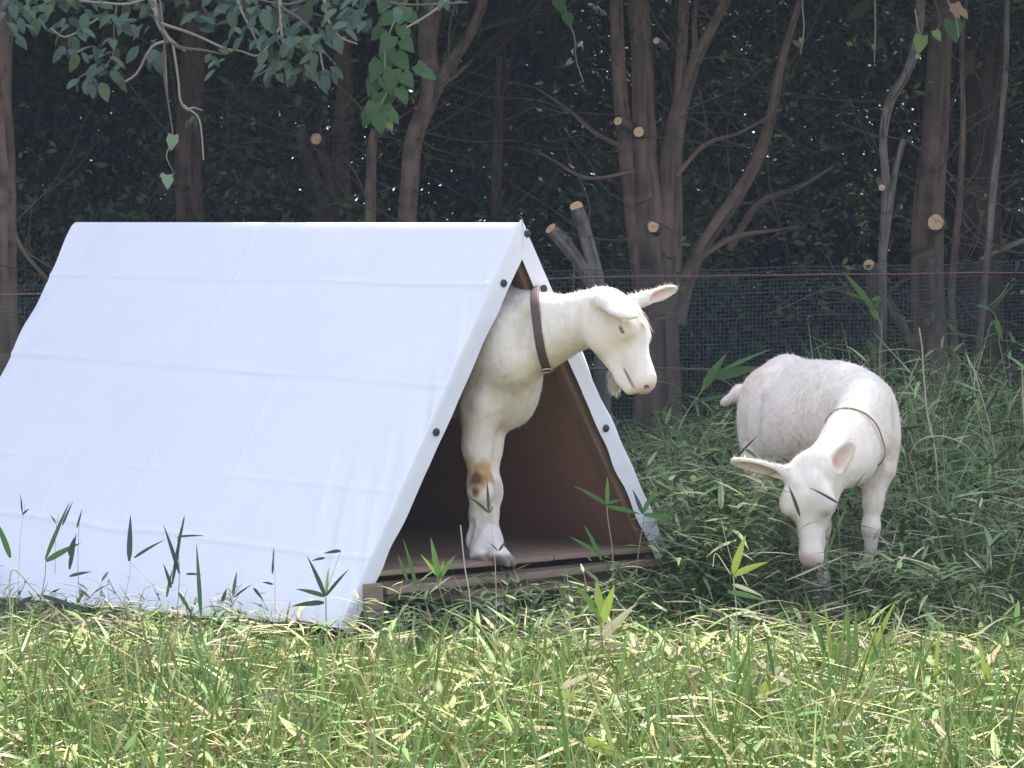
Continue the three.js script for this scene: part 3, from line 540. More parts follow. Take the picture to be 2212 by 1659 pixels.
// the head in its own axes: F muzzle, U forehead, S the goat's right; O between the ears
function goatHead(f, O, Fd, Ud, sc, ears, marks, wide = 1) {
  const S = Fd.clone().cross(Ud).normalize(), U = S.clone().cross(Fd).normalize(), p = (x, y, z) => O.clone().addScaledVector(Fd, x * sc).addScaledVector(U, y * sc).addScaledVector(S, z * sc * wide), A = [Fd, U, S], e = (x, y, z, rx, ry, rz, k = 0.02, sub = false) => f.ell(p(x, y, z), [rx * sc, ry * sc, rz * sc * wide], A, k * sc, sub);
  e(0.012, -0.012, 0, 0.062, 0.05, 0.05);                               // skull
  e(0.062, 0.01, 0, 0.052, 0.036, 0.047);                               // forehead
  for (const s of [-1, 1]) {
    e(0.026, 0.034, s * 0.02, 0.016, 0.01, 0.011, 0.018);               // horn buds
    e(0.07, 0.02, s * 0.04, 0.03, 0.014, 0.015, 0.022);             // brow
    e(0.08, 0.008, s * 0.045, 0.021, 0.015, 0.013, 0.016);            // eyeball under its lids
    e(0.05, -0.05, s * 0.029, 0.05, 0.038, 0.024, 0.03);              // cheek
    e(0.2, -0.018, s * 0.0105, 0.019, 0.016, 0.0105, 0.012);                // nostril wings
  }
  f.cap(p(0.075, -0.012, 0), p(0.185, -0.018, 0), 0.041 * sc, 0.0235 * sc, 0.025 * sc);
  f.cap(p(0.07, 0.012, 0), p(0.19, -0.006, 0), 0.024 * sc, 0.017 * sc, 0.02 * sc);
  f.cap(p(0.04, -0.06, 0), p(0.165, -0.054, 0), 0.034 * sc, 0.0215 * sc, 0.025 * sc);
  f.cap(p(0.16, -0.056, 0), p(0.191, -0.053, 0), 0.0195 * sc, 0.0165 * sc, 0.014 * sc);   // chin
  e(0.197, -0.022, 0, 0.025, 0.025, 0.021, 0.012);
  // mouth line, nostrils, eye slits
  for (const s of [-1, 1]) {
    e(0.185, -0.0405, s * 0.02, 0.036, 0.0028, 0.012, 0.003, true);
    e(0.2165, -0.014, s * 0.0125, 0.0065, 0.005, 0.0065, 0.003, true);
    e(0.081, 0.006, s * 0.0585, 0.0145, 0.003, 0.007, 0.003, true);
  }
  ears.forEach(({ base, tip, wid, open, side }) => {
    const a = tip.clone().sub(base), L = a.length(); a.normalize(); const c = open.clone().addScaledVector(a, -open.dot(a)).normalize(), b = a.clone().cross(c);
    const mid = base.clone().addScaledVector(a, L * 0.55);
    f.cap(base.clone().addScaledVector(a, -0.01), base.clone().addScaledVector(a, L * 0.22), 0.019 * sc, 0.016 * sc, 0.02 * sc);
    f.ell(mid, [L * 0.5, wid / 2, 0.013 * sc], [a, b, c], 0.012 * sc);
    f.ell(mid.clone().addScaledVector(c, 0.0125 * sc).addScaledVector(a, 0.01), [L * 0.44, wid * 0.4, 0.014 * sc], [a, b, c], 0.006 * sc, true);
    marks.push({ p: mid.clone().addScaledVector(c, 0.006), r: [L * 0.45, wid * 0.45, 0.012], A: [a, b, c], col: [0.72, 0.4, 0.34], a: 0.7 });
  });
  marks.push({ p: p(0.216, -0.02, 0), r: [0.02 * sc, 0.03 * sc, 0.032 * sc], A, col: [0.6, 0.33, 0.28], a: 0.85 }, { p: p(0.19, -0.041, 0), r: [0.042 * sc, 0.0065 * sc, 0.05 * sc], A, col: [0.5, 0.24, 0.2], a: 0.5, rough: 0.1 }, { p: p(0.16, -0.03, 0), r: [0.07 * sc, 0.045 * sc, 0.05 * sc], A, col: [0.64, 0.49, 0.4], a: 0.6 });
  for (const s of [-1, 1]) marks.push({ p: p(0.081, 0.0075, s * 0.059), r: [0.02 * sc, 0.0075 * sc, 0.016 * sc], A, col: [0.4, 0.25, 0.18], a: 0.7 }, { p: p(0.2165, -0.014, s * 0.0135), r: [0.0095 * sc, 0.0075 * sc, 0.0085 * sc], A, col: [0.2, 0.08, 0.065], a: 0.9 }, { p: p(0.11, -0.02, s * 0.045), r: [0.04 * sc, 0.028 * sc, 0.03 * sc], A, col: [0.66, 0.52, 0.36], a: 0.4 });
  return { p, U, S, F: Fd };
}
function finishGoat(t, f, marks, furDir, seed, head, hairs = 34000, coat = [0.74, 0.635, 0.51]) {
  const g = f.mesh(0.0046, 0.0022, head.p(0.11, -0.02, 0), 0.125), P = g.attributes.position, Nn = g.attributes.normal, C = new Float32Array(P.count * 3), v = V(0, 0, 0);
  const tint = (x, y, z) => {
    const n = 0.99 + 0.05 * fbm(x * 7, y * 7, z * 7) + 0.035 * noise(x * 60, y * 24, z * 60) + 0.03 * noise(x * 150, y * 60, z * 150); let c = coat.map((k, i) => k * n * (i === 2 ? 1 + 0.03 * noise(x * 6, y * 6, z * 6 + 9) : 1));
    for (const m of marks) {
      v.set(x, y, z).sub(m.p); const q = m.A ? Math.hypot(v.dot(m.A[0]) / m.r[0], v.dot(m.A[1]) / m.r[1], v.dot(m.A[2]) / m.r[2]) : v.length() / m.r;
      if (q < 1) { const w = m.a * sstep(1, 0.45, q + 0.22 * noise(x * 70, y * 70, z * 70) * (m.rough ?? 0.4)); c = c.map((k, i) => mixv(k, m.col[i], w)); }
    }
    return c;
  };
  for (let i = 0; i < P.count; i++) {
    const x = P.getX(i), y = P.getY(i), z = P.getZ(i), h = 0.0024 * fbm(x * 16, y * 16, z * 16) + 0.0007 * noise(x * 90 + y * 20, y * 40, z * 90);
    C.set(tint(x, y, z), i * 3); P.setXYZ(i, x + Nn.getX(i) * h, y + Nn.getY(i) * h, z + Nn.getZ(i) * h);
  }
  g.setAttribute('color', new THREE.BufferAttribute(C, 3)); g.computeVertexNormals();
  part(t, 'body', g, goatSkin);
  // coat of short hairs lying backwards and down
  const rnd = rngOf(seed), I = g.index.array, nt = I.length / 3, cum = new Float64Array(nt), A = V(0, 0, 0), B = V(0, 0, 0), D = V(0, 0, 0); let tot = 0;
  for (let k = 0; k < nt; k++) { A.fromBufferAttribute(P, I[3 * k]); B.fromBufferAttribute(P, I[3 * k + 1]).sub(A); D.fromBufferAttribute(P, I[3 * k + 2]).sub(A); tot += B.cross(D).length(); cum[k] = tot; }
  const G = new Geo(), N = V(0, 0, 0);
  for (let h = 0; h < hairs; h++) {
    const r = rnd() * tot; let a = 0, b = nt - 1; while (a < b) { const m = a + b >> 1; cum[m] < r ? a = m + 1 : b = m; }
    A.fromBufferAttribute(P, I[3 * a]); N.fromBufferAttribute(g.attributes.normal, I[3 * a]);
    const dir = furDir(A, N).clone(); dir.addScaledVector(N, -dir.dot(N)); if (dir.lengthSq() < 1e-6) continue;
    dir.normalize().add(V(rnd() - 0.5, rnd() - 0.5, rnd() - 0.5).multiplyScalar(0.7)).addScaledVector(N, 0.34).normalize();
    const L = (0.008 + 0.012 * rnd()) * furDir.len(A), s = dir.clone().cross(N).normalize().multiplyScalar(0.00075); if (L < 0.002) continue;
    const c = tint(A.x, A.y, A.z), k = 0.72 + 0.5 * rnd(), cc = c.map(q => Math.min(0.9, q * k)), o = A.clone().addScaledVector(N, -0.001);
    const i = G.vert(o.clone().add(s), cc, null, N); G.vert(o.clone().sub(s), cc, null, N); G.vert(o.clone().addScaledVector(dir, L).addScaledVector(N, -0.15 * L), cc, null, N.clone().addScaledVector(dir, 0.25).normalize()); G.tri(i, i + 2, i + 1);
  }
  const hair = part(t, 'hair_coat', G.build(), hairMat); hair.userData.kind = 'stuff';
  return g;
}
function beard(t, head, sc, seed, from, to, count, len) {
  const rnd = rngOf(seed), G = new Geo();
  for (let k = 0; k < count; k++) {
    const u = rnd(), o = head.p(mixv(from, to, u), -0.064 + 0.004 * rnd(), (rnd() - 0.5) * 0.024), L = len * (0.55 + 0.5 * rnd()) * (1 - 0.35 * Math.abs(u - 0.5));
    const down = V(0, -1, 0).addScaledVector(head.U, -0.3).addScaledVector(head.F, -0.2).add(V(rnd() - 0.5, rnd() - 0.5, rnd() - 0.5).multiplyScalar(0.32)).normalize();
    leaf(G, o, o.clone().addScaledVector(down, L), 0.003, { shape: 'blade', segs: 3, sag: 0.25, color: [0.82, 0.77, 0.64].map(c => c * (0.9 + 0.2 * rnd())) });
  }
  part(t, 'beard', G.build(), hairMat);
}
function forelock(t, head, sc, seed) {
  const rnd = rngOf(seed), G = new Geo();
  for (let k = 0; k < 70; k++) {
    const o = head.p(0.025 + 0.04 * rnd(), 0.043 + 0.002 * rnd(), (rnd() - 0.5) * 0.05), d = head.F.clone().multiplyScalar(0.9).addScaledVector(head.U, 0.32).addScaledVector(head.S, (rnd() - 0.5) * 1.1).normalize();
    leaf(G, o, o.clone().addScaledVector(d, 0.018 + 0.016 * rnd()), 0.0026, { shape: 'blade', segs: 3, sag: 0.35, color: [0.66, 0.57, 0.45].map(c => c * (0.85 + 0.25 * rnd())) });
  }
  part(t, 'forelock', G.build(), hairMat);
}
function collar(t, f, centre, axis, width, thick, mat, name = 'collar') {      // a band that follows the neck's own outline
  const a = axis.clone().normalize(), b = V(0, 1, 0).addScaledVector(a, -a.y).normalize(), c = a.clone().cross(b), n = 72, G = new Geo(), ring = [];
  for (let k = 0; k < n; k++) { const th = k / n * 6.28318, d = b.clone().multiplyScalar(Math.cos(th)).addScaledVector(c, Math.sin(th)); let r = 0.02; while (r < 0.2 && f.value(centre.x + d.x * r, centre.y + d.y * r, centre.z + d.z * r) < 0.0015) r += 0.0015; ring.push([d, r]); }
  const wide = ring.map((q, k) => { let m = 0; for (let j = -4; j <= 4; j++) m = Math.max(m, ring[(k + j + n) % n][1] - 0.0006 * Math.abs(j)); return m; }), rr = wide.map((q, k) => { let m = 0; for (let j = -3; j <= 3; j++) m += wide[(k + j + n) % n]; return m / 7; });
  const prof = [[-1, 0], [-0.9, 0.8], [-0.6, 1], [0, 1.04], [0.6, 1], [0.9, 0.8], [1, 0], [0, -0.6]];
  for (let k = 0; k < n; k++) prof.forEach(([w, h]) => G.vert(centre.clone().addScaledVector(ring[k][0], rr[k] + h * thick).addScaledVector(a, w * width / 2)));
  const m = prof.length; for (let k = 0; k < n; k++) for (let j = 0; j < m; j++) { const k1 = (k + 1) % n, j1 = (j + 1) % m; G.quad(k * m + j, k1 * m + j, k1 * m + j1, k * m + j1); }
  part(t, name, G.build(), mat); return { rr, ring, b, c };
}
function eyes(t, head, sc) {
  const mat = new THREE.MeshPhysicalMaterial({ color: lin(0.16, 0.09, 0.045), roughness: 0.25, clearcoat: 0.6 });
  for (const s of [-1, 1]) { const m = part(t, 'eye', new THREE.SphereGeometry(0.0095 * sc, 20, 14), mat); m.position.copy(head.p(0.081, 0.0065, s * 0.0485)); }
}
const leather = new THREE.MeshStandardMaterial({ color: lin(0.075, 0.035, 0.028), roughness: 0.6 });
const metal = new THREE.MeshStandardMaterial({ color: lin(0.5, 0.45, 0.38), roughness: 0.35, metalness: 0.9 });

// ---- goat in the shelter's opening, looking right
{
  const X0 = V(-0.035, 0.105, -7.79), t = thing('goat', X0, 'white goat with a dark collar and a beard leaning out of the shelter', 'goat', null, TURN);
  const L = (px, py, d) => t.worldToLocal(at(px, py, d)), l = (x, y, z) => V(x, y, z), f = new Field(), marks = [];
  // trunk, inside the shelter
  f.ell(l(-0.15, 0.465, 0), [0.25, 0.15, 0.115], null, 0.05).ell(l(-0.34, 0.44, 0), [0.22, 0.145, 0.125], null, 0.05).ell(l(-0.54, 0.475, 0), [0.12, 0.12, 0.1], null, 0.05);
  f.cap(l(-0.02, 0.575, 0), l(-0.52, 0.57, 0), 0.042, 0.045, 0.05);
  f.ell(l(0.0, 0.44, 0), [0.085, 0.13, 0.085], null, 0.05).ell(l(-0.01, 0.42, 0.055), [0.075, 0.125, 0.04], null, 0.04).ell(l(-0.01, 0.42, -0.055), [0.075, 0.125, 0.04], null, 0.04);
  f.ell(l(0.035, 0.375, 0), [0.06, 0.075, 0.055], null, 0.05);
  for (const s of [-1, 1]) {
    f.ell(l(-0.53, 0.41, s * 0.075), [0.1, 0.15, 0.05], null, 0.04);
    f.chain([l(-0.5, 0.36, s * 0.085), l(-0.49, 0.27, s * 0.08), l(-0.61, 0.17, s * 0.07), l(-0.585, 0.06, s * 0.07), l(-0.56, 0.02, s * 0.07)], [0.06, 0.042, 0.022, 0.019, 0.024], 0.02);
  }
  f.chain([l(-0.62, 0.54, 0), l(-0.68, 0.56, 0), l(-0.71, 0.6, 0)], [0.025, 0.02, 0.01], 0.02);
  // fore legs
  const right = [L(1034, 880, 7.71), L(1031, 965, 7.71), L(1038, 1055, 7.7), L(1036, 1110, 7.71), L(1031, 1168, 7.7), L(1036, 1192, 7.68)];
  const left = [L(1054, 880, 7.8), L(1051, 965, 7.78), L(1057, 1062, 7.76), L(1053, 1115, 7.75), L(1060, 1165, 7.71), L(1078, 1195, 7.66)];
  for (const leg of [right, left]) f.chain(leg, [0.045, 0.03, 0.0225, 0.0172, 0.0182, 0.0165], 0.034);
  f.ell(right[2], [0.021, 0.036, 0.021], null, 0.02).ell(left[2].clone().add(l(0.004, 0, 0)), [0.021, 0.036, 0.021], null, 0.02);
  const hoof = (a, toe, w) => { for (const s of [-1, 1]) { const o = l(0, 0, s * w); f.cap(a.clone().add(o), toe.clone().add(o), 0.0145, 0.0065, 0.004); const q = toe.clone().add(o.clone().multiplyScalar(1.15)); q.y = 0.003; f.cap(a.clone().add(o).setY(0.01), q, 0.0165, 0.0042, 0.003); } };
  hoof(right[5], L(1056, 1214, 7.645), 0.0085); hoof(left[5], L(1104, 1219, 7.62), 0.0085);
  for (const s of [-1, 1]) hoof(l(-0.56, 0.02, s * 0.07), l(-0.525, 0.012, s * 0.07), 0.0105);
  for (const leg of [right, left]) for (const s of [-1, 1]) { const c = leg[3].clone().lerp(leg[4], 0.3), e2 = leg[4].clone(); c.z += s * 0.02; e2.z += s * 0.0225; f.groove(c, e2, 0.0045, 0.014); }
  // neck: a deep, narrow wedge
  f.chain([L(1092, 668, 7.77), L(1170, 692, 7.7), L(1298, 662, 7.61)], [0.055, 0.0475, 0.043], 0.05);
  f.chain([L(1085, 790, 7.74), L(1168, 745, 7.69), L(1292, 702, 7.6)], [0.07, 0.047, 0.041], 0.05);
  f.cap(L(1080, 655, 7.84), L(1150, 668, 7.75), 0.04, 0.032, 0.04);
  // the groove along the throat, the edge of the shoulder, folds of the brisket
  f.groove(L(1140, 690, 7.655), L(1122, 760, 7.65), 0.004, 0.05).groove(L(1120, 800, 7.645), L(1072, 868, 7.65), 0.006, 0.04).groove(L(1012, 800, 7.655), L(1000, 880, 7.67), 0.006, 0.04);
  f.ell(L(1070, 735, 7.70), [0.035, 0.07, 0.03], null, 0.05).ell(L(1105, 790, 7.68), [0.035, 0.04, 0.03], null, 0.04);
  // head
  const Q = new THREE.Quaternion(); t.getWorldQuaternion(Q); Q.invert(); const dirL = (x, y, z) => V(x, y, z).normalize().applyQuaternion(Q);
  const Fd = dirL(0.38, -0.8, 0.42), Ud = dirL(0.75, 0.5, 0.28), O = L(1331, 664, 7.585);
  const head = goatHead(f, O, Fd, Ud, 0.96, [
    { base: L(1303, 652, 7.54), tip: L(1370, 684, 7.46), wid: 0.05, open: dirL(0.25, -0.85, -0.2), side: 1 },
    { base: L(1378, 650, 7.63), tip: L(1460, 624, 7.68), wid: 0.036, open: dirL(-0.05, -0.45, 0.8), side: -1 }], marks);
  marks.push({ p: L(1030, 1020, 7.68), r: 0.05, col: [0.6, 0.43, 0.22], a: 0.5, rough: 1 }, { p: L(1072, 1060, 7.72), r: 0.035, col: [0.36, 0.27, 0.2], a: 0.55, rough: 1 }, { p: L(1060, 1085, 7.72), r: 0.05, col: [0.6, 0.5, 0.36], a: 0.4, rough: 1 },
    { p: L(1240, 722, 7.6), r: [0.09, 0.03, 0.05], A: [dirL(0.92, 0.4, 0), dirL(-0.4, 0.92, 0), dirL(0, 0, 1)], col: [0.56, 0.43, 0.28], a: 0.25, rough: 0.8 }, { p: L(1290, 715, 7.55), r: 0.08, col: [0.6, 0.46, 0.3], a: 0.4 }, { p: L(1350, 700, 7.53), r: 0.06, col: [0.6, 0.47, 0.3], a: 0.35, rough: 0.8 }, { p: L(1070, 880, 7.68), r: 0.13, col: [0.55, 0.46, 0.36], a: 0.55, rough: 0.7 }, { p: L(1130, 800, 7.66), r: 0.09, col: [0.6, 0.5, 0.37], a: 0.4, rough: 0.8 }, { p: L(1045, 1150, 7.7), r: 0.1, col: [0.55, 0.49, 0.43], a: 0.5, rough: 1 }, { p: L(1048, 1150, 7.69), r: [0.006, 0.06, 0.05], A: [V(1, 0, 0), V(0, 1, 0), V(0, 0, 1)], col: [0.3, 0.24, 0.2], a: 0.5, rough: 1 }, { p: L(985, 880, 7.8), r: 0.12, col: [0.5, 0.38, 0.28], a: 0.5 }, { p: L(1060, 660, 7.74), r: 0.11, col: [0.42, 0.38, 0.36], a: 0.5, rough: 1 }, { p: L(1345, 640, 7.55), r: 0.022, col: [0.7, 0.5, 0.36], a: 0.5 });
  for (const h of [L(1050, 1216, 7.65), L(1094, 1219, 7.63)]) marks.push({ p: h.setY(0), r: [0.065, 0.022, 0.05], A: [V(1, 0, 0), V(0, 1, 0), V(0, 0, 1)], col: [0.14, 0.09, 0.065], a: 0.9, rough: 0.5 });
  marks.push({ p: L(1036, 1030, 7.68), r: [0.03, 0.05, 0.04], A: [V(1, 0, 0), V(0, 1, 0), V(0, 0, 1)], col: [0.4, 0.19, 0.05], a: 0.85, rough: 1.6 }, { p: L(1035, 1044, 7.68), r: [0.017, 0.034, 0.03], A: [V(1, 0, 0), V(0, 1, 0), V(0, 0, 1)], col: [0.12, 0.04, 0.012], a: 0.95, rough: 1.6 }, { p: L(1050, 1085, 7.69), r: 0.03, col: [0.42, 0.3, 0.17], a: 0.5, rough: 1.6 });
  const back = l(-0.75, -0.6, 0), hd = Fd.clone().multiplyScalar(-1), fur = (p) => p.distanceTo(O) < 0.27 ? (p.distanceTo(O) < 0.1 ? hd : hd) : p.x > 0.02 && p.y > 0.42 ? hd.clone().lerp(back, 0.6) : p.y < 0.3 ? l(0.1, -1, 0) : back;
  fur.len = p => { const q = p.clone().sub(O).dot(Fd); return p.distanceTo(O) < 0.3 && q > 0.03 ? 0.4 : p.y < 0.03 ? 0 : p.y < 0.28 ? 0.6 : 1; };
  finishGoat(t, f, marks, fur, 11, head);
  beard(t, head, 1, 5, 0.11, 0.155, 460, 0.05); eyes(t, head, 0.96); forelock(t, head, 0.96, 21);
  const cc = L(1173, 719, 7.695), ca = L(1203, 715, 7.69).sub(L(1143, 725, 7.70));
  const band = collar(t, f, cc, ca, 0.02, 0.003, leather);
  { const k = band.rr.length / 2, d = band.ring[k - 5][0]; const m = part(t, 'buckle', new THREE.TorusGeometry(0.012, 0.0022, 8, 20), metal); m.position.copy(cc).addScaledVector(d, band.rr[k] + 0.004); m.lookAt(t.localToWorld(m.position.clone().add(d))); m.scale.set(1, 0.8, 1); }
}
// ---- goat grazing by the fence
{
  const d0 = 8.12, g0 = at(1862, 900, d0); const turn = -Math.atan2(0.93, 0.365), t = thing('goat', V(g0.x, ground(g0.x, g0.z), g0.z), 'white goat grazing head down in the weeds right of the shelter', 'goat', null, turn);
  const L = (px, py, d) => t.worldToLocal(at(px, py, d)), l = (x, y, z) => V(x, y, z), f = new Field(), marks = [], H = 0.03;
  f.ell(l(-0.14, 0.405 + H, 0), [0.22, 0.135, 0.1], null, 0.05).ell(l(-0.3, 0.375 + H, 0.01), [0.19, 0.135, 0.118], null, 0.05).ell(l(-0.44, 0.435 + H, 0), [0.1, 0.105, 0.088], null, 0.05);
  f.cap(l(0.0, 0.488 + H, 0), l(-0.4, 0.512 + H, 0), 0.036, 0.036, 0.05);
  f.ell(l(0.02, 0.375 + H, 0.008), [0.08, 0.12, 0.068], null, 0.05).ell(l(0.0, 0.365 + H, 0.062), [0.07, 0.12, 0.034], null, 0.04).ell(l(0.0, 0.365 + H, -0.05), [0.068, 0.12, 0.03], null, 0.04);
  for (const s of [-1, 1]) {
    f.ell(l(-0.43, 0.375 + H, s * 0.07), [0.085, 0.13, 0.04], null, 0.04);
    f.ell(l(-0.385, 0.5 + H, s * 0.055), [0.03, 0.02, 0.022], null, 0.03);
    f.chain([l(-0.4, 0.32, s * 0.075), l(-0.4, 0.25, s * 0.072), l(-0.505, 0.16, s * 0.065), l(-0.48, 0.055, s * 0.065), l(-0.46, 0.02, s * 0.065)], [0.05, 0.032, 0.0175, 0.0145, 0.018], 0.02);
  }
  f.chain([l(-0.52, 0.46 + H, 0.03), l(-0.545, 0.452 + H, 0.065), l(-0.562, 0.428 + H, 0.102)], [0.022, 0.019, 0.011], 0.02);
  const leftLeg = [L(1893, 1020, 8.08), L(1886, 1085, 8.06), L(1882, 1140, 8.05), L(1880, 1215, 8.06), L(1877, 1250, 8.05)];
  const rightLeg = [L(1795, 1010, 8.09), L(1782, 1085, 8.1), L(1776, 1140, 8.1), L(1774, 1215, 8.12), L(1774, 1250, 8.1)];
  for (const leg of [leftLeg, rightLeg]) { f.chain(leg, [0.04, 0.0215, 0.0185, 0.0135, 0.017], 0.02); const q = leg[4].clone(); q.y = 0.016; f.cap(leg[4], q.clone().add(l(0.012, 0, 0.009)), 0.019, 0.014, 0.01).cap(leg[4], q.clone().add(l(0.012, 0, -0.009)), 0.019, 0.014, 0.01); }
  for (const s of [-1, 1]) f.cap(l(-0.46, 0.02, s * 0.065), l(-0.44, 0.016, s * 0.065), 0.02, 0.013, 0.01);
  // neck down to the grass
  f.chain([L(1866, 880, 8.03), L(1832, 946, 7.92), L(1768, 1008, 7.8)], [0.064, 0.05, 0.042], 0.05);
  f.chain([L(1876, 955, 8.0), L(1838, 1000, 7.9), L(1782, 1032, 7.82)], [0.052, 0.043, 0.04], 0.05);
  f.groove(l(-0.02, 0.5, 0.125), l(-0.06, 0.36, 0.135), 0.012, 0.05).groove(l(-0.34, 0.48, 0.135), l(-0.33, 0.38, 0.15), 0.012, 0.05).groove(l(0.09, 0.46, -0.07), l(0.095, 0.36, -0.05), 0.01, 0.05);
  const Q = new THREE.Quaternion(); t.getWorldQuaternion(Q); Q.invert(); const dirL = (x, y, z) => V(x, y, z).normalize().applyQuaternion(Q);
  const Fd = dirL(0.0, -0.97, 0.24), Ud = dirL(-0.3, 0.23, 0.92), O = L(1746, 1020, 7.79), sc = 0.98;
  const head = goatHead(f, O, Fd, Ud, sc, [
    { base: L(1708, 1024, 7.79), tip: L(1584, 996, 7.77), wid: 0.048, open: dirL(-0.1, -0.75, 0.5), side: 1 },
    { base: L(1784, 1030, 7.79), tip: L(1840, 958, 7.78), wid: 0.05, open: dirL(0.2, -0.15, 0.85), side: -1 }], marks, 1.12);
  for (const s of [-1, 1]) marks.push({ p: head.p(0.084, 0.014, s * 0.052), r: [0.019, 0.007, 0.016], A: [head.F, head.U, head.S], col: [0.24, 0.17, 0.13], a: 0.7, rough: 0.8 }, { p: head.p(0.11, 0.012, s * 0.03), r: 0.03, col: [0.56, 0.45, 0.34], a: 0.4, rough: 1 });
  marks.push({ p: head.p(0.2, -0.01, 0), r: 0.032, col: [0.55, 0.34, 0.28], a: 0.6, rough: 0.8 });
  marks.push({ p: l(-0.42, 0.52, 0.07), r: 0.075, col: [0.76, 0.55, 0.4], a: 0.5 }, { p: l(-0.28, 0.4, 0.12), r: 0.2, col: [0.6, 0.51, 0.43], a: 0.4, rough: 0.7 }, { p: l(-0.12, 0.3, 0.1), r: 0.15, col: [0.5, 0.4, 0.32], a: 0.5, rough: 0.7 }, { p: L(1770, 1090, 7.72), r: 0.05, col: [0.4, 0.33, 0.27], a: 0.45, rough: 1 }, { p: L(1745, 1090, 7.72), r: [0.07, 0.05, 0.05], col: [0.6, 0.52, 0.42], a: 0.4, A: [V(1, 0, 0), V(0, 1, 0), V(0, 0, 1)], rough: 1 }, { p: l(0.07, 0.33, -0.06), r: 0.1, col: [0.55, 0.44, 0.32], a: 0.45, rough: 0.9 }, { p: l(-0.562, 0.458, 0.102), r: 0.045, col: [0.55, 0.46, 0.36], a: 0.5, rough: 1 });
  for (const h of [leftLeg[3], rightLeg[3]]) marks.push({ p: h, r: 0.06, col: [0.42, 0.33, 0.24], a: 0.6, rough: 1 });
  const back = l(-0.6, -0.75, 0), hd = Fd.clone().multiplyScalar(-1), fur = p => p.distanceTo(O) < 0.26 ? hd : p.y < 0.26 ? l(0.1, -1, 0) : back;
  fur.len = p => { const q = p.clone().sub(O).dot(Fd); return p.distanceTo(O) < 0.3 && q > 0.03 ? 0.4 : p.y < 0.03 ? 0 : p.y < 0.24 ? 0.6 : 1; };
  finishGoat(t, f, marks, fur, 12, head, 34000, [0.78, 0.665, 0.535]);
  eyes(t, head, sc); beard(t, head, sc, 6, 0.09, 0.12, 30, 0.02);
  const cc = L(1848, 950, 7.955), ca = L(1820, 985, 7.9).sub(L(1862, 925, 7.99));
  collar(t, f, cc, ca, 0.0055, 0.0014, new THREE.MeshStandardMaterial({ color: lin(0.24, 0.14, 0.06), roughness: 0.8 }), 'neck_cord');
}
// ---------------------------------------------------------------- leafy branch hanging in at the top left
const branchLeafMats = [leafMat(0.042, 0.07, 0.042, 0, 0.2), leafMat(0.058, 0.092, 0.052, 0, 0.25), leafMat(0.09, 0.125, 0.05, 0.25, 0.2)];
const leafGeos = [0, 1, 2, 3].map(k => { const G = new Geo(); leaf(G, V(0, 0, 0), V(0, 0, 1), 0.46 + 0.05 * k, { side: V(1, 0, 0), shape: 'oval', segs: 4, sag: 0.06 + 0.06 * k, fold: 0.18 + 0.08 * k, twist: 0.25 * (k - 1.5) }); return G.build(); });
function placeLeaf(t, name, geo, mat, base, dir, up, len, label) {      // a leaf of its own: base on the twig, blade along dir
  const m = part(t, name, geo, mat, label), f = dir.clone().normalize(), s = up.clone().cross(f).normalize(), n = f.clone().cross(s);
  m.matrix.makeBasis(s, n, f).setPosition(t.worldToLocal(base.clone())); m.matrix.decompose(m.position, m.quaternion, m.scale); m.scale.setScalar(len); return m;
}
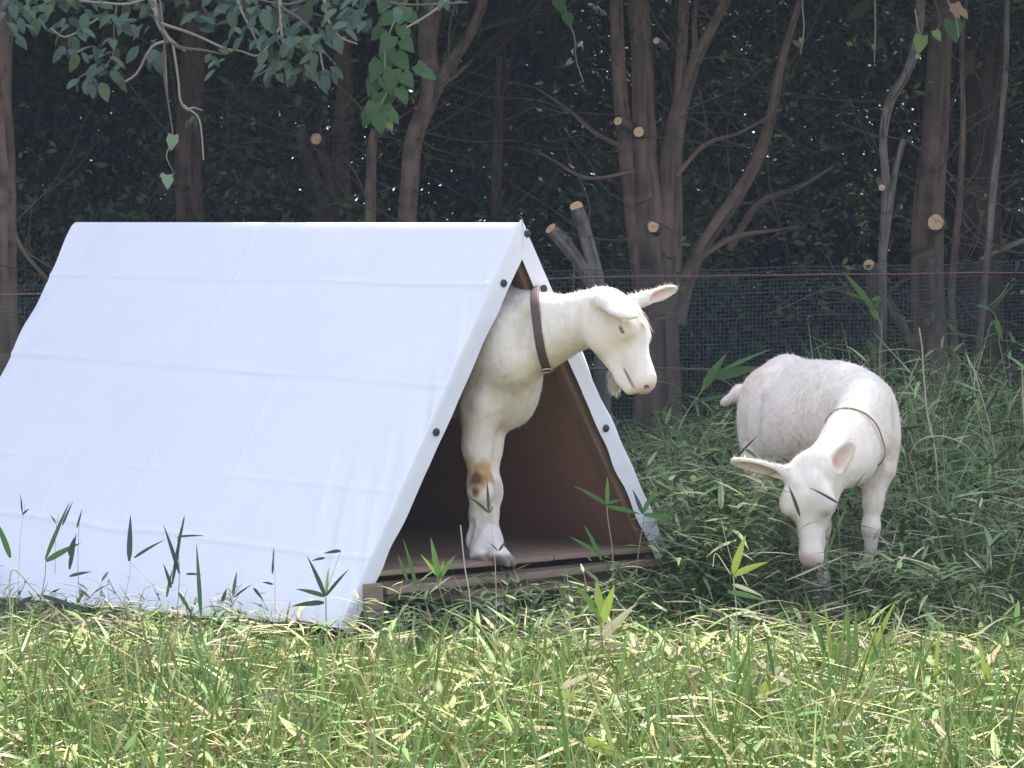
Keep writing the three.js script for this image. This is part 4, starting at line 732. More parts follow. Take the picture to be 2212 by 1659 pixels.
{
  const rnd = rngOf(31), d = 9.2, b = at(345, -120, 9.6), t = thing('hanging_branch', b, 'leafy dark green tree branch hanging into the top left above the shelter', 'branch');
  const loc = l => l.map(q => t.worldToLocal(at(q[0], q[1], q[3] ?? d)));
  const stem = (list, mat, name = 'twig') => part(t, name, tube(loc(list), list.map(q => q[2] * pxm(d)), { sides: 7, step: 0.02, rough: 0.18, seed: Math.floor(rnd() * 99), kink: 0.003 }), mat);
  stem([[700, -900, 26, 12.4], [520, -560, 18, 11], [380, -220, 10, 9.8], [345, -120, 7], [332, -20, 6], [340, 40, 6], [370, 90, 5], [400, 110, 3]], paleTwigMat, 'limb');
  const stems = [
    [[340, 20, 5], [352, 70, 5], [385, 100, 4], [440, 108, 3], [490, 118, 2]], [[365, 88, 4], [330, 100, 3], [295, 160, 2.6], [268, 178, 2]], [[345, 50, 4], [420, 75, 3], [470, 98, 3], [500, 112, 2]],
    [[358, 80, 3], [355, 130, 3], [360, 200, 2.2], [372, 285, 1.8]], [[372, 95, 3], [384, 170, 2.6], [392, 225, 2.4], [425, 250, 2], [436, 300, 1.8], [440, 345, 1.6]],
    [[332, -10, 4], [280, 8, 3], [220, 6, 3], [160, 0, 2.5], [90, -10, 2]], [[250, 10, 3], [246, 60, 2.4], [240, 130, 2], [170, 170, 1.4], [168, 200, 1.2]], [[210, 40, 2], [140, 80, 2], [110, 60, 1.5]],
    [[600, -60, 6], [606, 20, 4], [610, 85, 3], [615, 120, 2]], [[606, 15, 4], [660, 50, 3], [700, 110, 2], [725, 140, 2]], [[700, -60, 5], [706, 30, 3], [735, 80, 2], [770, 95, 2]], [[606, 60, 3], [560, 120, 2.5], [520, 110, 2], [480, 105, 2]],
    [[615, 110, 2], [580, 150, 2], [555, 165, 1.5]], [[690, 100, 2], [700, 160, 2], [710, 190, 1.5]], [[500, -40, 4], [520, 20, 3], [545, 70, 2], [560, 110, 2]], [[780, -30, 4], [840, 5, 3], [910, 10, 2], [1010, 5, 2]], [[880, 60, 2.4], [930, 30, 2.4], [960, 5, 3], [990, -30, 3]],
    [[395, 228, 4], [405, 236, 4], [418, 232, 2], [436, 238, 1.2]], [[720, -20, 3], [660, 0, 3], [620, 10, 3], [560, 0, 2]],
  ];
  stems.forEach((s, k) => stem(s, k % 3 ? paleTwigMat : twigMat));
  // leaves: rosettes along the twigs, 280 that can be told apart
  const spots = [];
  const blob = (cx, cy, rx, ry, n) => { for (let k = 0; k < n; k++) { const a = rnd() * 6.283, r = Math.sqrt(rnd()); spots.push([cx + rx * r * Math.cos(a), cy + ry * r * Math.sin(a)]); } };
  blob(120, 30, 100, 55, 38); blob(190, 110, 70, 45, 22); blob(300, 40, 60, 45, 20); blob(200, 185, 35, 14, 6); blob(240, 150, 50, 30, 9); blob(320, 120, 26, 40, 7);
  blob(480, 20, 90, 45, 26); blob(575, 70, 70, 55, 34); blob(640, 110, 75, 40, 28); blob(700, 60, 70, 55, 32); blob(620, 155, 70, 22, 18); blob(700, 170, 26, 26, 8); blob(475, 140, 26, 26, 6); blob(790, 25, 45, 40, 12); blob(920, 10, 90, 26, 14); blob(410, 265, 14, 12, 3); blob(40, 40, 50, 60, 10);
  spots.slice(0, 296).forEach(([x, y]) => {
    const dd = d + (rnd() - 0.5) * 0.5, dir = V((rnd() - 0.5) * 1.7, -0.55 + (rnd() - 0.5) * 0.9, (rnd() - 0.35) * 1.2), up = V((rnd() - 0.5) * 0.8, 1, 0.5 + (rnd() - 0.5) * 0.9);
    placeLeaf(t, 'leaf', leafGeos[Math.floor(rnd() * 4)], branchLeafMats[Math.floor(rnd() * 2.6)], at(x, y - 12, dd), dir, up, 0.03 + 0.028 * rnd());
  });
  // leaves higher up and behind, too many to tell apart
  const g = leafGeos[1].clone(), im = new THREE.InstancedMesh(g, branchLeafMats[0], 520); im.name = 'foliage'; im.userData.kind = 'stuff';
  const m4 = new THREE.Matrix4(), q = new THREE.Quaternion(), e = new THREE.Euler(), s = V(1, 1, 1), col = new THREE.Color();
  for (let k = 0; k < 520; k++) {
    const up = k < 300, px = up ? 20 + rnd() * 960 : 30 + rnd() * 800, py = up ? -40 - 260 * rnd() : -30 + 120 * rnd() * rnd(), p = at(px, py, up ? 9 + rnd() * 0.8 : 9.5 + rnd() * 0.5);
    e.set(0.5 + (rnd() - 0.5) * 1.6, rnd() * 6.28, (rnd() - 0.5) * 1.4); q.setFromEuler(e); const sc = 0.045 + 0.02 * rnd(); s.set(sc, sc, sc);
    im.setMatrixAt(k, m4.compose(t.worldToLocal(p), q, s)); const v = 0.7 + 0.6 * rnd(); im.setColorAt(k, col.setRGB(v, v, v));
  }
  t.add(im);
}
// ---------------------------------------------------------------- vines with heart-shaped leaves
const heartGeo = [0, 1].map(k => { const G = new Geo(); leaf(G, V(0, 0, 0), V(0, 0, 1), 0.86, { side: V(1, 0, 0), shape: 'heart', segs: 6, sag: 0.1 + 0.12 * k, fold: 0.22 - 0.3 * k }); return G.build(); });
const vineMat = leafMat(0.085, 0.165, 0.055, 0.4, 0.15), vinePale = leafMat(0.3, 0.4, 0.22, 0.45, 0.2), vineYellow = leafMat(0.3, 0.42, 0.1, 0.5, 0.1), deadLeaf = leafMat(0.42, 0.26, 0.14, 0.3);
function vine(label, d, stems, leaves, group) {
  const s0 = stems[0][0], t = thing('hanging_vine', at(s0[0], s0[1], d), label, 'vine', group), rnd = rngOf(Math.floor(s0[0] * 3 + d));
  stems.forEach((l, k) => part(t, 'stem', tube(l.map(q => t.worldToLocal(at(q[0], q[1], d + 0.04 * Math.sin(q[1] * 0.05)))), l.map(q => (q[2] ?? 1.6) * pxm(d)), { sides: 6, step: 0.015, rough: 0.1, seed: k + 3, kink: 0.002 }), k % 2 ? twigMat : paleTwigMat));
  leaves.forEach(([x, y, a, len, mat = vineMat]) => {
    const th = a * Math.PI / 180, dir = V(Math.sin(th), -Math.cos(th), 0.35 + 0.3 * (rnd() - 0.5)), up = V((rnd() - 0.5) * 0.9, 0.5 * Math.abs(Math.sin(th)) + 0.2, 1);
    placeLeaf(t, 'leaf', heartGeo[Math.floor(rnd() * 2)], mat, at(x, y, d + (rnd() - 0.5) * 0.1), dir, up, len * pxm(d));
  });
}
vine('cascade of bright green heart-shaped leaves hanging left of the bent brown tree', 10, [[[900, -60, 2], [870, 20, 2], [845, 60, 2], [830, 130, 1.6], [838, 190, 1.6], [815, 250, 1.4], [850, 290, 1]], [[838, 150, 1.4], [880, 160, 1.4], [925, 165, 1]]],
  [[875, 15, -20, 46], [850, 35, -60, 44], [868, 55, 20, 42], [845, 78, -30, 46], [880, 30, 50, 36], [835, 105, 10, 50], [855, 118, 40, 48], [820, 130, -25, 52], [850, 150, -10, 50], [832, 165, 25, 46], [870, 158, 35, 40], [812, 168, -20, 44], [845, 188, -5, 42], [862, 190, 30, 40], [820, 200, 0, 44], [808, 222, -15, 40], [830, 228, 20, 44], [800, 238, -20, 42], [818, 246, 5, 46], [842, 240, 40, 34], [838, 262, 30, 22, vineYellow], [900, 140, 50, 40], [915, 155, 60, 34], [870, 85, 40, 40], [825, 60, -40, 36], [835, -10, -20, 44], [860, -20, 10, 44]]);
vine('thin vine strand with two pale arrow-shaped leaves left of the forked tree', 9.25, [[[340, -40, 2], [352, 60, 2], [358, 150, 1.6], [362, 220, 1.4], [372, 300, 1.2], [360, 340, 1], [374, 378, 1], [352, 395, 0.9]]], [[374, 292, -10, 34, vinePale], [362, 378, 5, 32, vinePale], [354, 376, -60, 12, vinePale]]);
vine('thin twig with a light green curled leaf left of the many-stemmed tree', 12, [[[1210, -40, 2], [1222, 30, 1.8], [1240, 80, 1.6], [1245, 135, 1.4], [1262, 178, 1.2]]], [[1205, -10, 10, 40], [1222, 30, 20, 34], [1235, 130, -60, 18, vinePale]]);
vine('vine climbing the leaning stem with one dead brown leaf and three green leaves', 11.8, [[[2030, -60, 2], [2050, 10, 2], [2064, 40, 2], [2070, 80, 1.5]], [[2005, -30, 2], [2030, 40, 1.5], [2022, 72, 1.2]], [[1978, 20, 2], [1985, 70, 1.5], [1992, 90, 1.2]]], [[2062, 8, 15, 34, deadLeaf], [2076, 20, 40, 26, deadLeaf], [2058, 42, 10, 52], [2020, 66, 30, 26, vineYellow], [1990, 78, -10, 40, vineYellow], [1985, 118, -40, 14, vinePale]]);
vine('dry hanging tendril between the many-stemmed tree and the thin leaning stem', 12, [[[1735, -40, 2], [1733, 20, 1.8], [1736, 60, 1.8], [1728, 118, 1.4]]], [[1732, 82, -15, 14, vineYellow]]);
vine('straight hanging tendril just left of the thin leaning stem', 12.1, [[[1888, -40, 2], [1890, 60, 1.8], [1888, 135, 1.5]]], [[1886, 96, 10, 12, vineYellow]]);

// ---------------------------------------------------------------- bamboo grass plants that stand out one by one
const bambooMats = [leafMat(0.06, 0.13, 0.04, 0.3, 0.1), leafMat(0.1, 0.19, 0.05, 0.35, 0.1), leafMat(0.26, 0.34, 0.06, 0.45, 0.1), leafMat(0.045, 0.075, 0.055, 0.25, 0.2), leafMat(0.55, 0.5, 0.34, 0.35)];
const stalkMats = [new THREE.MeshStandardMaterial({ color: lin(0.2, 0.2, 0.09), roughness: 0.7 }), new THREE.MeshStandardMaterial({ color: lin(0.45, 0.38, 0.24), roughness: 0.8 })];
function bamboo(label, d, stems, leaves, { mat = 0, stalk = 0, group } = {}) {
  const s0 = stems[0][0], b = at(s0[0], s0[1], d), rnd = rngOf(Math.floor(s0[0] * 13 + s0[1] + d * 10)); const foot = V(b.x, Math.min(b.y, ground(b.x, b.z)), b.z);
  const t = thing('bamboo_shoot', foot, label, 'bamboo shoot', group), dep = (x, y) => d + 0.05 * noise(x * 0.02, y * 0.02, d); t.userData.kind = 'thing';
  stems.forEach((l, k) => {
    const pts = l.map(q => t.worldToLocal(at(q[0], q[1], dep(q[0], q[1])))), rr = l.map((q, i) => (q[2] ?? 2.4 - 1.2 * i / l.length) * pxm(d) * 0.5);
    if (k === 0 && pts[0].y > 0.01) { pts.unshift(V(pts[0].x * 0.5, 0, pts[0].z)); rr.unshift(rr[0]); }
    part(t, 'stem', tube(pts, rr, { sides: 6, step: 0.015, rough: 0.1, seed: k + s0[0], kink: 0.0045 }), stalkMats[l.stalk ?? stalk]);
  });
  leaves.forEach(([x0, y0, x1, y1, w, m]) => {
    const G = new Geo(), a = at(x0, y0, dep(x0, y0)), e = at(x1, y1, dep(x0, y0) + (rnd() - 0.65) * 0.09), L = a.distanceTo(e); w = (w ?? 13) * (0.8 + 0.2 * rnd());
    leaf(G, t.worldToLocal(a), t.worldToLocal(e.clone().setY(e.y + 0.1 * L)), w * pxm(d), { side: V(rnd() - 0.5 + (Math.abs(x1 - x0) < Math.abs(y1 - y0) ? 1.2 : 0), 0.6 * rnd() + (Math.abs(x1 - x0) < Math.abs(y1 - y0) ? 0 : 0.8), 0.5 * (rnd() - 0.5)), segs: 7, sag: 0.1, fold: 0.22, twist: 0.5 * (rnd() - 0.5) });
    part(t, 'leaf', G.build(), bambooMats[m ?? mat]);
  });
}
bamboo('tall bamboo shoot with three spread leaves in front of the netting, behind the grazing goat', 9.4, [[[1903, 900, 2.6], [1900, 770, 2.6], [1899, 690, 2.4], [1884, 655, 2.2]]], [[1890, 672, 1818, 583, 15, 1], [1886, 655, 1814, 628, 8, 1], [1886, 672, 1917, 626, 12, 1], [1884, 648, 1908, 640, 9, 1], [1895, 690, 1872, 640, 16, 1], [1893, 760, 1870, 730, 9, 0]], { mat: 1 });
bamboo('bamboo grass reaching up left of the grazing goat beside the net', 8.7, [[[1448, 1150, 3], [1452, 1040, 3], [1466, 930, 2.8], [1492, 875, 2.6], [1520, 838, 2.4], [1548, 812, 2]], [[1470, 930, 2.2], [1478, 985, 2], [1486, 1050, 2]]],
  [[1545, 815, 1650, 792, 27, 0], [1550, 806, 1672, 752, 10, 1], [1518, 842, 1570, 762, 20, 1], [1500, 868, 1612, 850, 9, 0], [1462, 930, 1436, 960, 9], [1470, 930, 1500, 975, 9], [1454, 1040, 1500, 1010, 9], [1452, 1060, 1412, 1018, 9], [1450, 1075, 1490, 1110, 9]]);
bamboo('low shoot with two leaves coloured a sunlit yellow-green before the grazing goat', 7.35, [[[1590, 1335, 2.6], [1584, 1245, 2.6]], [[1586, 1250, 1.8], [1560, 1120, 1.5]], [[1578, 1240, 2.4], [1545, 1195, 2], [1538, 1225, 1.6]]], [[1583, 1240, 1612, 1152, 17, 2], [1584, 1243, 1662, 1213, 17, 2], [1582, 1262, 1650, 1290, 10, 4], [1572, 1278, 1660, 1300, 12, 1]], { mat: 2, stalk: 1 });  // sunfleck on the two leaves is put into their bright colour
bamboo('upright shoot with four narrow leaves in front of the dark opening', 7.45, [[[1322, 1260, 2.4], [1318, 1180, 2.4], [1312, 1092, 2.2]], [[1378, 1240, 2], [1384, 1150, 2], [1388, 1108, 1.8]]], [[1312, 1090, 1236, 1048, 12, 0], [1312, 1088, 1312, 1026, 11, 1], [1312, 1094, 1386, 1112, 12, 0], [1314, 1088, 1342, 1080, 8, 0], [1388, 1110, 1366, 1056, 10, 3], [1388, 1110, 1422, 1048, 11, 0], [1390, 1112, 1462, 1120, 11, 0], [1300, 1210, 1260, 1130, 11, 0], [1290, 1195, 1228, 1158, 10, 0]]);
bamboo('short shoot with two dark leaves crossing the goat\'s fore leg', 7.3, [[[1072, 1290, 2], [1066, 1190, 1.8], [1054, 1106, 1.6]]], [[1056, 1108, 1004, 1066, 8, 3], [1056, 1106, 1052, 1036, 8, 3], [1058, 1108, 1066, 1092, 5, 3], [1078, 1190, 1094, 1168, 6, 3], [1076, 1190, 1058, 1172, 5, 3]], { mat: 3, stalk: 1 });
bamboo('pale broken stalk standing left of the goat\'s hooves', 7.3, [[[1016, 1300, 2.6], [1006, 1220, 2.6], [997, 1134, 2.8]]], [], { stalk: 1 });
bamboo('shoot with three pale pointed leaves at the near corner of the platform', 7.1, [[[962, 1330, 2.6], [948, 1250, 2.4]]], [[948, 1252, 930, 1158, 15, 1], [948, 1252, 984, 1198, 13, 1], [946, 1246, 908, 1196, 9, 2], [950, 1256, 958, 1210, 9, 2], [900, 1270, 870, 1160, 9, 0], [880, 1255, 858, 1195, 8, 0]], { mat: 1 });
bamboo('star-shaped plant with five dark leaves against the lower right of the canvas', 7.1, [[[710, 1370, 2.6], [702, 1290, 2.4]], [[702, 1290, 1.4], [736, 1190, 1]]], [[702, 1288, 662, 1198, 12, 3], [702, 1288, 638, 1272, 13, 0], [704, 1288, 755, 1228, 9, 3], [700, 1302, 628, 1310, 12, 3], [704, 1286, 710, 1225, 8, 2], [736, 1190, 698, 1196, 9, 3], [702, 1205, 672, 1212, 6, 3]], { mat: 3 });
bamboo('thin stalk with one upright dark leaf against the middle of the canvas', 7.2, [[[270, 1330, 1.6], [276, 1260, 1.6], [280, 1212, 1.4]], [[284, 1216, 1.2], [360, 1290, 1.2]]], [[279, 1212, 282, 1110, 14, 3], [290, 1205, 358, 1165, 8, 3]], { mat: 3, stalk: 1 });
bamboo('tuft of shoots with ragged dark leaves against the canvas left of the upright leaf', 7.2, [[[90, 1330, 2], [95, 1250, 1.8], [96, 1205, 1.6]], [[170, 1330, 1.8], [165, 1220, 1.4], [168, 1130, 1.2]], [[115, 1240, 1.2], [118, 1160, 1.1], [126, 1110, 1]]],
  [[98, 1208, 152, 1080, 11, 0], [100, 1212, 176, 1172, 15, 0], [150, 1230, 165, 1150, 10, 3], [166, 1140, 178, 1098, 6, 3], [135, 1135, 158, 1082, 6, 3], [150, 1245, 200, 1235, 8, 3], [120, 1130, 108, 1112, 5, 3], [150, 1200, 160, 1160, 12, 3]], { mat: 3 });
bamboo('long dark stem and blade entering over the canvas at the left edge', 7.1, [[[30, 1230, 4], [75, 1275, 4], [140, 1335, 4], [160, 1350, 4]]], [[22, 1205, -10, 1120, 17, 0], [80, 1285, 210, 1330, 11, 3], [70, 1290, 20, 1320, 12, 3]], { mat: 3, stalk: 1 });
bamboo('wiry seed stalk rising over the canvas near the left edge', 7.25, [[[38, 1320, 1.4], [44, 1200, 1.2], [48, 1110, 1], [50, 1085, 0.8]]], [[48, 1112, 64, 1098, 5, 3], [48, 1108, 44, 1066, 4, 3]], { mat: 3, stalk: 1 });
bamboo('clump of long dark blades against the canvas right of the upright leaf', 7.15, [[[385, 1360, 2], [388, 1240, 1.8], [384, 1160, 1.4]]], [[388, 1240, 352, 1130, 9, 3], [386, 1280, 420, 1340, 9, 0], [372, 1262, 398, 1110, 9, 3], [384, 1180, 400, 1112, 8, 3], [384, 1160, 446, 1158, 6, 3], [370, 1270, 352, 1215, 9, 3], [360, 1290, 372, 1230, 8, 0], [402, 1240, 438, 1242, 6, 3]], { mat: 3 });
bamboo('single tall dark blade in front of the canvas hem', 7.05, [[[436, 1380, 2], [432, 1320, 2]]], [[434, 1330, 424, 1168, 11, 0]], { mat: 0 });
bamboo('fine stalk with small leaves before the canvas between the tall blade and the star-shaped plant', 7.15, [[[592, 1340, 1.4], [590, 1255, 1.2], [588, 1180, 1]], [[500, 1330, 1.4], [505, 1270, 1.2]]], [[590, 1262, 566, 1258, 6, 3], [588, 1240, 592, 1180, 6, 3], [503, 1285, 512, 1232, 8, 0], [505, 1290, 545, 1262, 6, 3], [548, 1270, 570, 1300, 7, 3], [480, 1300, 490, 1270, 9, 3]], { mat: 3, stalk: 1 });
bamboo('bright yellow-green leafy shoot in the sunny grass below the far platform corner', 6.75, [[[1306, 1470, 4], [1300, 1380, 3.6], [1290, 1300, 3]]], [[1298, 1340, 1288, 1250, 26, 2], [1300, 1350, 1328, 1262, 20, 2], [1296, 1330, 1240, 1260, 18, 1], [1302, 1380, 1350, 1330, 14, 4], [1300, 1370, 1380, 1300, 13, 4], [1303, 1400, 1368, 1388, 14, 4], [1302, 1390, 1248, 1396, 16, 4], [1300, 1400, 1262, 1440, 16, 2], [1304, 1420, 1340, 1465, 15, 2], [1302, 1360, 1320, 1345, 12, 4]], { mat: 2 });
bamboo('light green plant with yellow leaves low in the sunny grass at bottom centre', 6.0, [[[1205, 1620, 3], [1200, 1540, 3], [1210, 1490, 2.6]]], [[1208, 1495, 1180, 1520, 22, 2], [1210, 1492, 1262, 1525, 24, 2], [1210, 1488, 1290, 1450, 15, 4], [1206, 1510, 1160, 1560, 14, 1], [1206, 1520, 1270, 1580, 14, 1], [1204, 1540, 1240, 1620, 14, 1], [1205, 1545, 1170, 1620, 12, 1], [1212, 1490, 1242, 1455, 12, 4]], { mat: 1 });
bamboo('single yellow leaf on a stalk in the sunny grass below the grazing goat', 6.1, [[[1668, 1640, 2.4], [1668, 1560, 2.2], [1672, 1480, 2]]], [[1660, 1470, 1640, 1530, 28, 2], [1672, 1460, 1650, 1350, 9, 0], [1676, 1462, 1718, 1478, 15, 4], [1674, 1455, 1690, 1440, 20, 4]], { mat: 2, stalk: 1 });
bamboo('long yellow-green leaf lying across the grass at the bottom edge', 5.55, [[[1250, 1640, 2], [1262, 1600, 2]]], [[1262, 1598, 1372, 1650, 28, 2], [1260, 1600, 1200, 1560, 14, 1]], { mat: 2 });
bamboo('row of upright bright blades in the sunny grass at the right', 6.7, [[[1860, 1460, 2.6], [1868, 1400, 2.4]]], [[1870, 1440, 1938, 1290, 15, 2], [1850, 1450, 1848, 1300, 12, 1], [1836, 1450, 1830, 1290, 11, 1], [1790, 1440, 1740, 1280, 12, 1], [1800, 1450, 1780, 1290, 10, 2], [1880, 1450, 1900, 1360, 12, 2]], { mat: 2 });
bamboo('arched light green blades in the sunny grass near the right edge', 6.3, [[[2140, 1560, 2.6], [2144, 1500, 2.4]]], [[2142, 1520, 2110, 1370, 15, 2], [2146, 1530, 2132, 1420, 18, 2], [2150, 1540, 2170, 1600, 18, 2], [2080, 1500, 2054, 1330, 11, 1], [2020, 1480, 2030, 1340, 10, 2]], { mat: 2 });
bamboo('curled dark grass blades hanging in front of the grazing goat\'s face', 7.5, [[[1822, 1300, 1.6], [1818, 1200, 1.5], [1812, 1085, 1.4]]], [[1812, 1088, 1745, 1052, 6, 3], [1814, 1100, 1870, 1020, 6, 0], [1808, 1140, 1830, 1095, 7, 1], [1790, 1190, 1812, 1130, 8, 1], [1810, 1150, 1822, 1110, 7, 0]], { mat: 0 });
bamboo('short green blade crossing the left side of the grazing goat\'s face', 7.55, [[[1740, 1320, 1.2], [1734, 1200, 1.1], [1722, 1110, 1]]], [[1728, 1115, 1702, 1045, 9, 3]], { mat: 3 });
bamboo('tall pale dead stalk standing right of the grazing goat', 8.6, [[[2020, 1010, 3.4], [2004, 900, 3.2], [1992, 800, 3], [1987, 708, 3.2]], [[1998, 870, 2], [1965, 830, 1.6], [1985, 770, 1.4]]], [[2002, 890, 2040, 850, 7, 4]], { stalk: 1 });
bamboo('pair of dead stalks leaning left near the right edge', 8.8, [[[2150, 1000, 3.4], [2128, 880, 3], [2104, 808, 3], [2092, 768, 2.6]], [[2212, 930, 3.6], [2206, 830, 3.4], [2206, 790, 3]]], [[2130, 890, 2160, 840, 9, 0], [2140, 940, 2180, 870, 9, 0]], { stalk: 1 });
bamboo('arching vine-like stalk with a bent green leaf before the net at the right edge', 9.6, [[[2180, 930, 2], [2172, 800, 1.8], [2160, 730, 1.8], [2152, 690, 1.6], [2135, 668, 1.6], [2108, 660, 1.4]], [[2130, 665, 1.6], [2160, 640, 1.4], [2180, 610, 1.2]]], [[2150, 690, 2165, 735, 14, 1], [2140, 672, 2200, 605, 9, 0], [2135, 668, 2110, 658, 8, 1], [2150, 690, 2130, 720, 5, 0]]);
bamboo('arched dry stem curling over the weeds right of the grazing goat', 8.3, [[[1980, 1030, 2.6], [1968, 985, 2.4], [1990, 950, 2.4], [2030, 942, 2.2], [2080, 960, 2], [2110, 985, 1.8]], [[1985, 975, 2], [2010, 970, 1.6]]], [[2060, 950, 2100, 940, 6, 4]], { stalk: 1 });

// ---------------------------------------------------------------- grass: short turf, taller weeds, straw
{
  const rnd = rngOf(2024);
  const inShelter = (x, z, m = 0) => { const dx = x - 0.015, dz = z + 7.7, c = Math.cos(TURN), s = Math.sin(TURN), lx = dx * c - dz * s, lz = dx * s + dz * c; return lx > -1.85 - m && lx < 0.03 + m && Math.abs(lz) < 0.5 + m; };
  const grp = new THREE.Group(); grp.name = 'meadow_grass'; tag(grp, 'unmown green and straw-coloured grass over the whole clearing', 'grass', null, 'stuff'); scene.add(grp);
  const weeds = new THREE.Group(); weeds.name = 'tall_weeds'; tag(weeds, 'knee-high tangle of dark weeds and dry stalks along the fence', 'weeds', null, 'stuff'); scene.add(weeds);
  const gm = new THREE.MeshPhysicalMaterial({ vertexColors: true, roughness: 0.55, specularIntensity: 0.4, side: THREE.DoubleSide });
  const done = (parent, name, G) => { const m = new THREE.Mesh(G.build(), gm); m.name = name; m.castShadow = m.receiveShadow = true; parent.add(m); };
  // one grass blade: a narrow ribbon that bends over, tapers and twists
  function ribbon(G, a, e, w, sag, segs, lance, color, tw) {
    const dx = e.x - a.x, dy = e.y - a.y, dz = e.z - a.z, L = Math.hypot(dx, dy, dz), th = tw + rnd() * 6.283, st = G.count;
    let sx = Math.cos(th), sy = 0.5 * (rnd() - 0.5), sz = Math.sin(th); const dot = (sx * dx + sy * dy + sz * dz) / (L * L); sx -= dot * dx; sy -= dot * dy; sz -= dot * dz; const m = Math.hypot(sx, sy, sz) || 1;
    const t2 = (rnd() - 0.5) * 1.4, nx = (dy * sz - dz * sy) / (L * m), ny = (dz * sx - dx * sz) / (L * m), nz = (dx * sy - dy * sx) / (L * m); sx /= m; sy /= m; sz /= m;
    for (let k = 0; k <= segs; k++) {
      const t = k / segs, q = w / 2 * (lance ? Math.pow(Math.sin(Math.PI * Math.pow(0.04 + 0.95 * t, 0.65)), 0.9) : 1 - 0.9 * t * t), c = Math.cos(t2 * t) * q, s = Math.sin(t2 * t) * q, px = a.x + dx * t, py = a.y + dy * t - sag * L * t * t, pz = a.z + dz * t;
      const vx = sx * c + nx * s, vy = sy * c + ny * s, vz = sz * c + nz * s;
      G.p.push(px - vx, py - vy, pz - vz, px + vx, py + vy, pz + vz); G.c.push(color[0], color[1], color[2], color[0], color[1], color[2]);
    }
    for (let k = 0; k < segs; k++) { const o = st + 2 * k; G.i.push(o, o + 1, o + 3, o, o + 3, o + 2); }
  }
  const half = d => 0.152 * d + 0.45;
  const field = (d0, d1, ok) => () => { for (let g = 0; g < 200; g++) { const d = Math.sqrt(mixv(d0 * d0, d1 * d1, rnd())), x = (rnd() * 2 - 1) * half(d), z = -d; if (!inShelter(x, z) && (!ok || ok(x, z))) return [x, z]; } return [0, -5]; };
  const patch = (x, z, f, k) => 0.5 + 0.5 * fbm(x * f + k, z * f, k);
  // colours of single blades: green, yellowing, dry
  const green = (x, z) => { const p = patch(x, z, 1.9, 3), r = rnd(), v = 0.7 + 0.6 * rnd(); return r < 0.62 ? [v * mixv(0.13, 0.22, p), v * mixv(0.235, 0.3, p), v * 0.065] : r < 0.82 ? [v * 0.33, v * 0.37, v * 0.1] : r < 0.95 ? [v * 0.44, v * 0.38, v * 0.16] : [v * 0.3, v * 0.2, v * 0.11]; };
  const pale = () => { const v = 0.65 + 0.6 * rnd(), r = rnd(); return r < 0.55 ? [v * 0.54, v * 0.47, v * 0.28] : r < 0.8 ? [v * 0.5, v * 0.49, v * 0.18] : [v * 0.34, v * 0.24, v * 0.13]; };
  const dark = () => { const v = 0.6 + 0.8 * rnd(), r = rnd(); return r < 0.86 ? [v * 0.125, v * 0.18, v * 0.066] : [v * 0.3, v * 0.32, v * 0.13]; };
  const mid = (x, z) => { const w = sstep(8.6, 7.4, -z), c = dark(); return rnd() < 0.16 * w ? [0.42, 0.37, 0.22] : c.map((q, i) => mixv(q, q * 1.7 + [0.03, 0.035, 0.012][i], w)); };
  const dry = () => { const v = 0.4 + 0.6 * rnd(); return [v * 0.5, v * 0.41, v * 0.29]; };
  const A = V(0, 0, 0), E = V(0, 0, 0);
  function turf(parent, name, tufts, where, n, rad, len, wid, lean, color, segs = 3, sizeAt = null) {
    const G = new Geo();
    for (let k = 0; k < tufts; k++) {
      const [x, z] = where(), big = (0.65 + 0.7 * rnd()) * (sizeAt ? sizeAt(x, z) : 1), bx = rnd() * 6.283;
      for (let j = 0; j < n; j++) {
        const a = rnd() * 6.283, r = rad * Math.sqrt(rnd()), h = len * big * (0.4 + 0.8 * rnd()), b = rnd() < 0.4 ? bx + rnd() - 0.5 : rnd() * 6.283, ln = Math.min(0.97, lean * (0.25 + rnd()));
        A.set(x + r * Math.cos(a), 0, z + r * Math.sin(a)); A.y = ground(A.x, A.z) - 0.004; E.set(A.x + Math.cos(b) * h * ln, A.y + h * Math.sqrt(1 - 0.75 * ln * ln), A.z + Math.sin(b) * h * ln);
        ribbon(G, A, E, wid * (0.55 + 0.8 * rnd()), 0.08 + 0.42 * rnd(), segs, false, color(x, z), b + 1.57);
      }
    }
    done(parent, name, G);
  }
  function litter(parent, name, count, where, len, wid, color, lift = 0.07, lance = 0.5) {
    const G = new Geo();
    for (let k = 0; k < count; k++) {
      const [x, z] = where(), a = rnd() * 6.283, L = len * (0.35 + 0.9 * rnd()); A.set(x, ground(x, z) + 0.008 + lift * rnd(), z);
      E.set(x + Math.cos(a) * L, A.y + (rnd() - 0.4) * 0.75 * L, z + Math.sin(a) * L); ribbon(G, A, E, wid * (0.5 + rnd()), 0.3 * (rnd() - 0.15), 4, rnd() < lance, color(x, z), 0);
    }
    done(parent, name, G);
  }
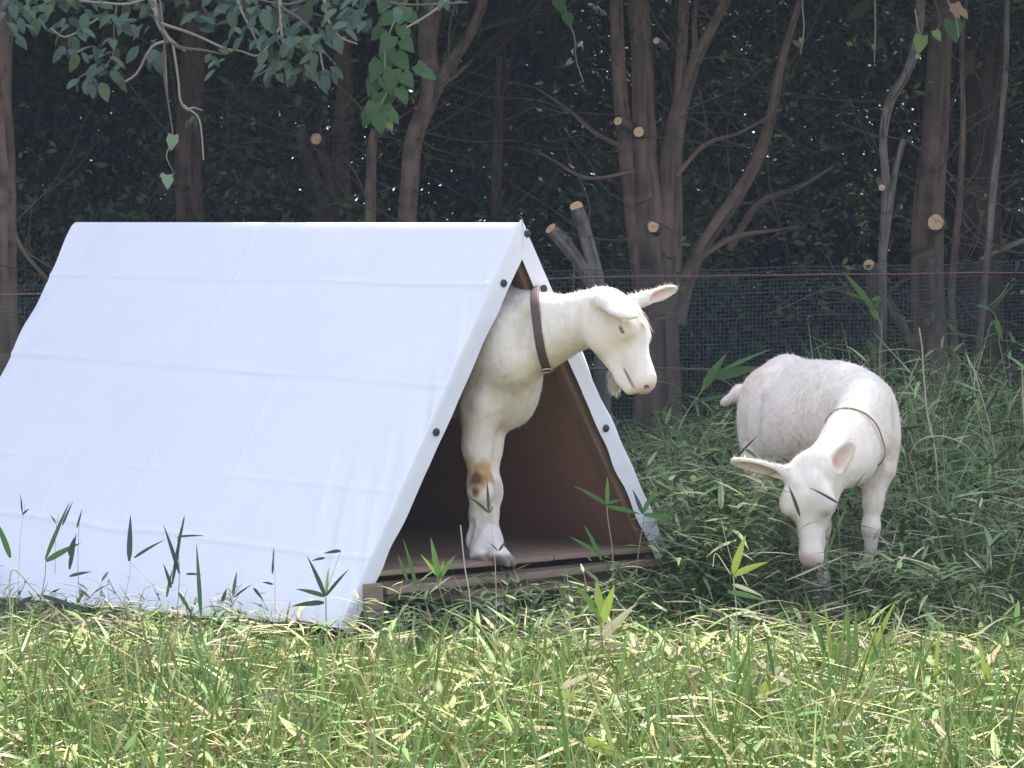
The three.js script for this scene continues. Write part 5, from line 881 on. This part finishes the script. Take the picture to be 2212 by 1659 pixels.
  function stalks(parent, name, count, where, h0, nl, ll, lw, color, sizeAt = null, stemColor = null) {
    const G = new Geo();
    for (let k = 0; k < count; k++) {
      const [x, z] = where(), y = ground(x, z), h = h0 * (0.5 + 0.75 * rnd()) * (sizeAt ? sizeAt(x, z) : 1), lx = (rnd() - 0.5) * 0.8 * h, lz = (rnd() - 0.5) * 0.8 * h, pt = t => V(x + lx * t * t, y + h * t * (1 - 0.15 * t), z + lz * t * t), c0 = color(x, z), sc = stemColor ? stemColor() : c0;
      for (let j = 0; j < 4; j++) ribbon(G, pt(j / 4), pt((j + 1) / 4 + 0.02), 0.0032, 0, 1, false, sc, 0);
      const n = Math.round(nl * (0.6 + 0.7 * rnd()));
      for (let j = 0; j < n; j++) {
        const t = 0.25 + 0.75 * (j + rnd()) / n, a = rnd() * 6.283, L = ll * (0.5 + 0.8 * rnd()), b = pt(t), v = 0.8 + 0.4 * rnd(), up = 0.25 + 0.9 * (rnd() - 0.4);
        leaf(G, b, b.clone().add(V(Math.cos(a), up, Math.sin(a)).multiplyScalar(L / Math.hypot(1, up))), lw * (0.6 + 0.8 * rnd()), { side: V(-Math.sin(a), 0.5 * (rnd() - 0.5), Math.cos(a)), segs: 4, sag: 0.1 + 0.3 * rnd(), fold: 0.22, twist: 0.8 * (rnd() - 0.5), color: c0.map(q => q * v) });
      }
    }
    G.u.length = 0; done(parent, name, G);
  }
  // sunny turf in front
  const front = field(4.6, 8.1, (x, z) => rnd() > sstep(6.9, 8.1, -z)), lenAt = (x, z) => (0.75 + 0.6 * patch(x, z, 1.3, 5)) * mixv(1, 0.55, sstep(6.6, 7.4, -z));
  turf(grp, 'blades', 7200, front, 15, 0.055, 0.128, 0.0054, 0.66, green, 3, lenAt);
  turf(grp, 'tall_blades', 3000, front, 5, 0.03, 0.22, 0.0078, 0.5, green, 5, (x, z) => mixv(1, 0.6, sstep(6.4, 7.3, -z)));
  litter(grp, 'dead_blades', 8000, front, 0.11, 0.0044, pale, 0.12);
  litter(grp, 'broad_leaves', 1500, field(4.7, 7.4), 0.07, 0.012, () => { const v = 0.8 + 0.45 * rnd(); return rnd() < 0.5 ? [v * 0.68, v * 0.64, v * 0.46] : [v * 0.34, v * 0.45, v * 0.07]; }, 0.08, 1);
  stalks(grp, 'leafy_stalks', 2300, front, 0.13, 5, 0.095, 0.0115, green);
  // shaded grass round and behind the shelter
  const behind = (x, z) => !(x < 0.2 && inShelter(x, z, 0.1)) && rnd() < sstep(6.7, 7.9, -z), back = field(6.8, 12.5, behind);
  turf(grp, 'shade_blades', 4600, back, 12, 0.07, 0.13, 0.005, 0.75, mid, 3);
  litter(grp, 'shade_dead_blades', 6000, back, 0.1, 0.0042, dry);
  // weeds right of the shelter, taller towards the fence
  const weedy = (x, z) => { const d = -z; if (inShelter(x, z, 0.06)) return false; if (Math.hypot(x - 0.68, z + 8.3) < 0.13) return false; return x > 0.35 ? rnd() < sstep(6.9, 8.0, d) : d > 9.6; };
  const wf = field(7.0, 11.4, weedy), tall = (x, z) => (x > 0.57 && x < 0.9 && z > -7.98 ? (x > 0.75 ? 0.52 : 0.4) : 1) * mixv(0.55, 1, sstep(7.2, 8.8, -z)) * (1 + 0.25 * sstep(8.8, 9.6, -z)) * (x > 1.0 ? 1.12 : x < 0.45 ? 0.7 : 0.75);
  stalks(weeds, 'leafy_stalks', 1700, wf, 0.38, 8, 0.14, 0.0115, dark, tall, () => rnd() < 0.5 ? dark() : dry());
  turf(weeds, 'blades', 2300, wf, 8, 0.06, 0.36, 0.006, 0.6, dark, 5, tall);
  stalks(weeds, 'near_stalks', 170, () => [0.4 + 0.17 * rnd(), -7.7 - 0.5 * rnd()], 0.36, 9, 0.1, 0.011, dark);
  stalks(weeds, 'near_stalks', 130, () => [0.78 + 0.22 * rnd(), -7.55 - 0.38 * rnd()], 0.2, 8, 0.09, 0.01, dark);
  litter(weeds, 'dry_stalks', 4200, wf, 0.17, 0.0036, dry, 0.24, 0.2);
  // sparse shoots in front of the shelter and its hem
  const frontStrip = () => { const off = 0.04 + 0.28 * rnd(), c = Math.cos(TURN), s = Math.sin(TURN), left = rnd() < 0.5; const lx = left ? -rnd() * 1.9 : 0.05 + off * 0.8, lz = left ? 0.55 + off : -0.5 + rnd() * 1.1; return [0.015 + lx * c + lz * s, -7.7 - lx * s + lz * c]; };
  stalks(grp, 'hem_stalks', 460, frontStrip, 0.165, 6, 0.06, 0.0075, () => { const v = 0.6 + 0.5 * rnd(); return rnd() < 0.7 ? [v * 0.08, v * 0.15, v * 0.045] : [v * 0.4, v * 0.36, v * 0.2]; });
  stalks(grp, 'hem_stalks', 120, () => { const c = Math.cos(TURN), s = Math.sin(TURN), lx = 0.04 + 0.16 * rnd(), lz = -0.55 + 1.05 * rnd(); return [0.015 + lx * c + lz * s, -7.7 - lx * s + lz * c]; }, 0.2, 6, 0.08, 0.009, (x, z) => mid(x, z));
  turf(grp, 'hem_blades', 500, frontStrip, 8, 0.05, 0.13, 0.005, 0.7, () => rnd() < 0.6 ? [0.09 + 0.05 * rnd(), 0.16 + 0.06 * rnd(), 0.045] : pale(), 4);
  litter(grp, 'hem_dead_blades', 1500, frontStrip, 0.09, 0.005, pale);
}
renderer.render(scene, camera);
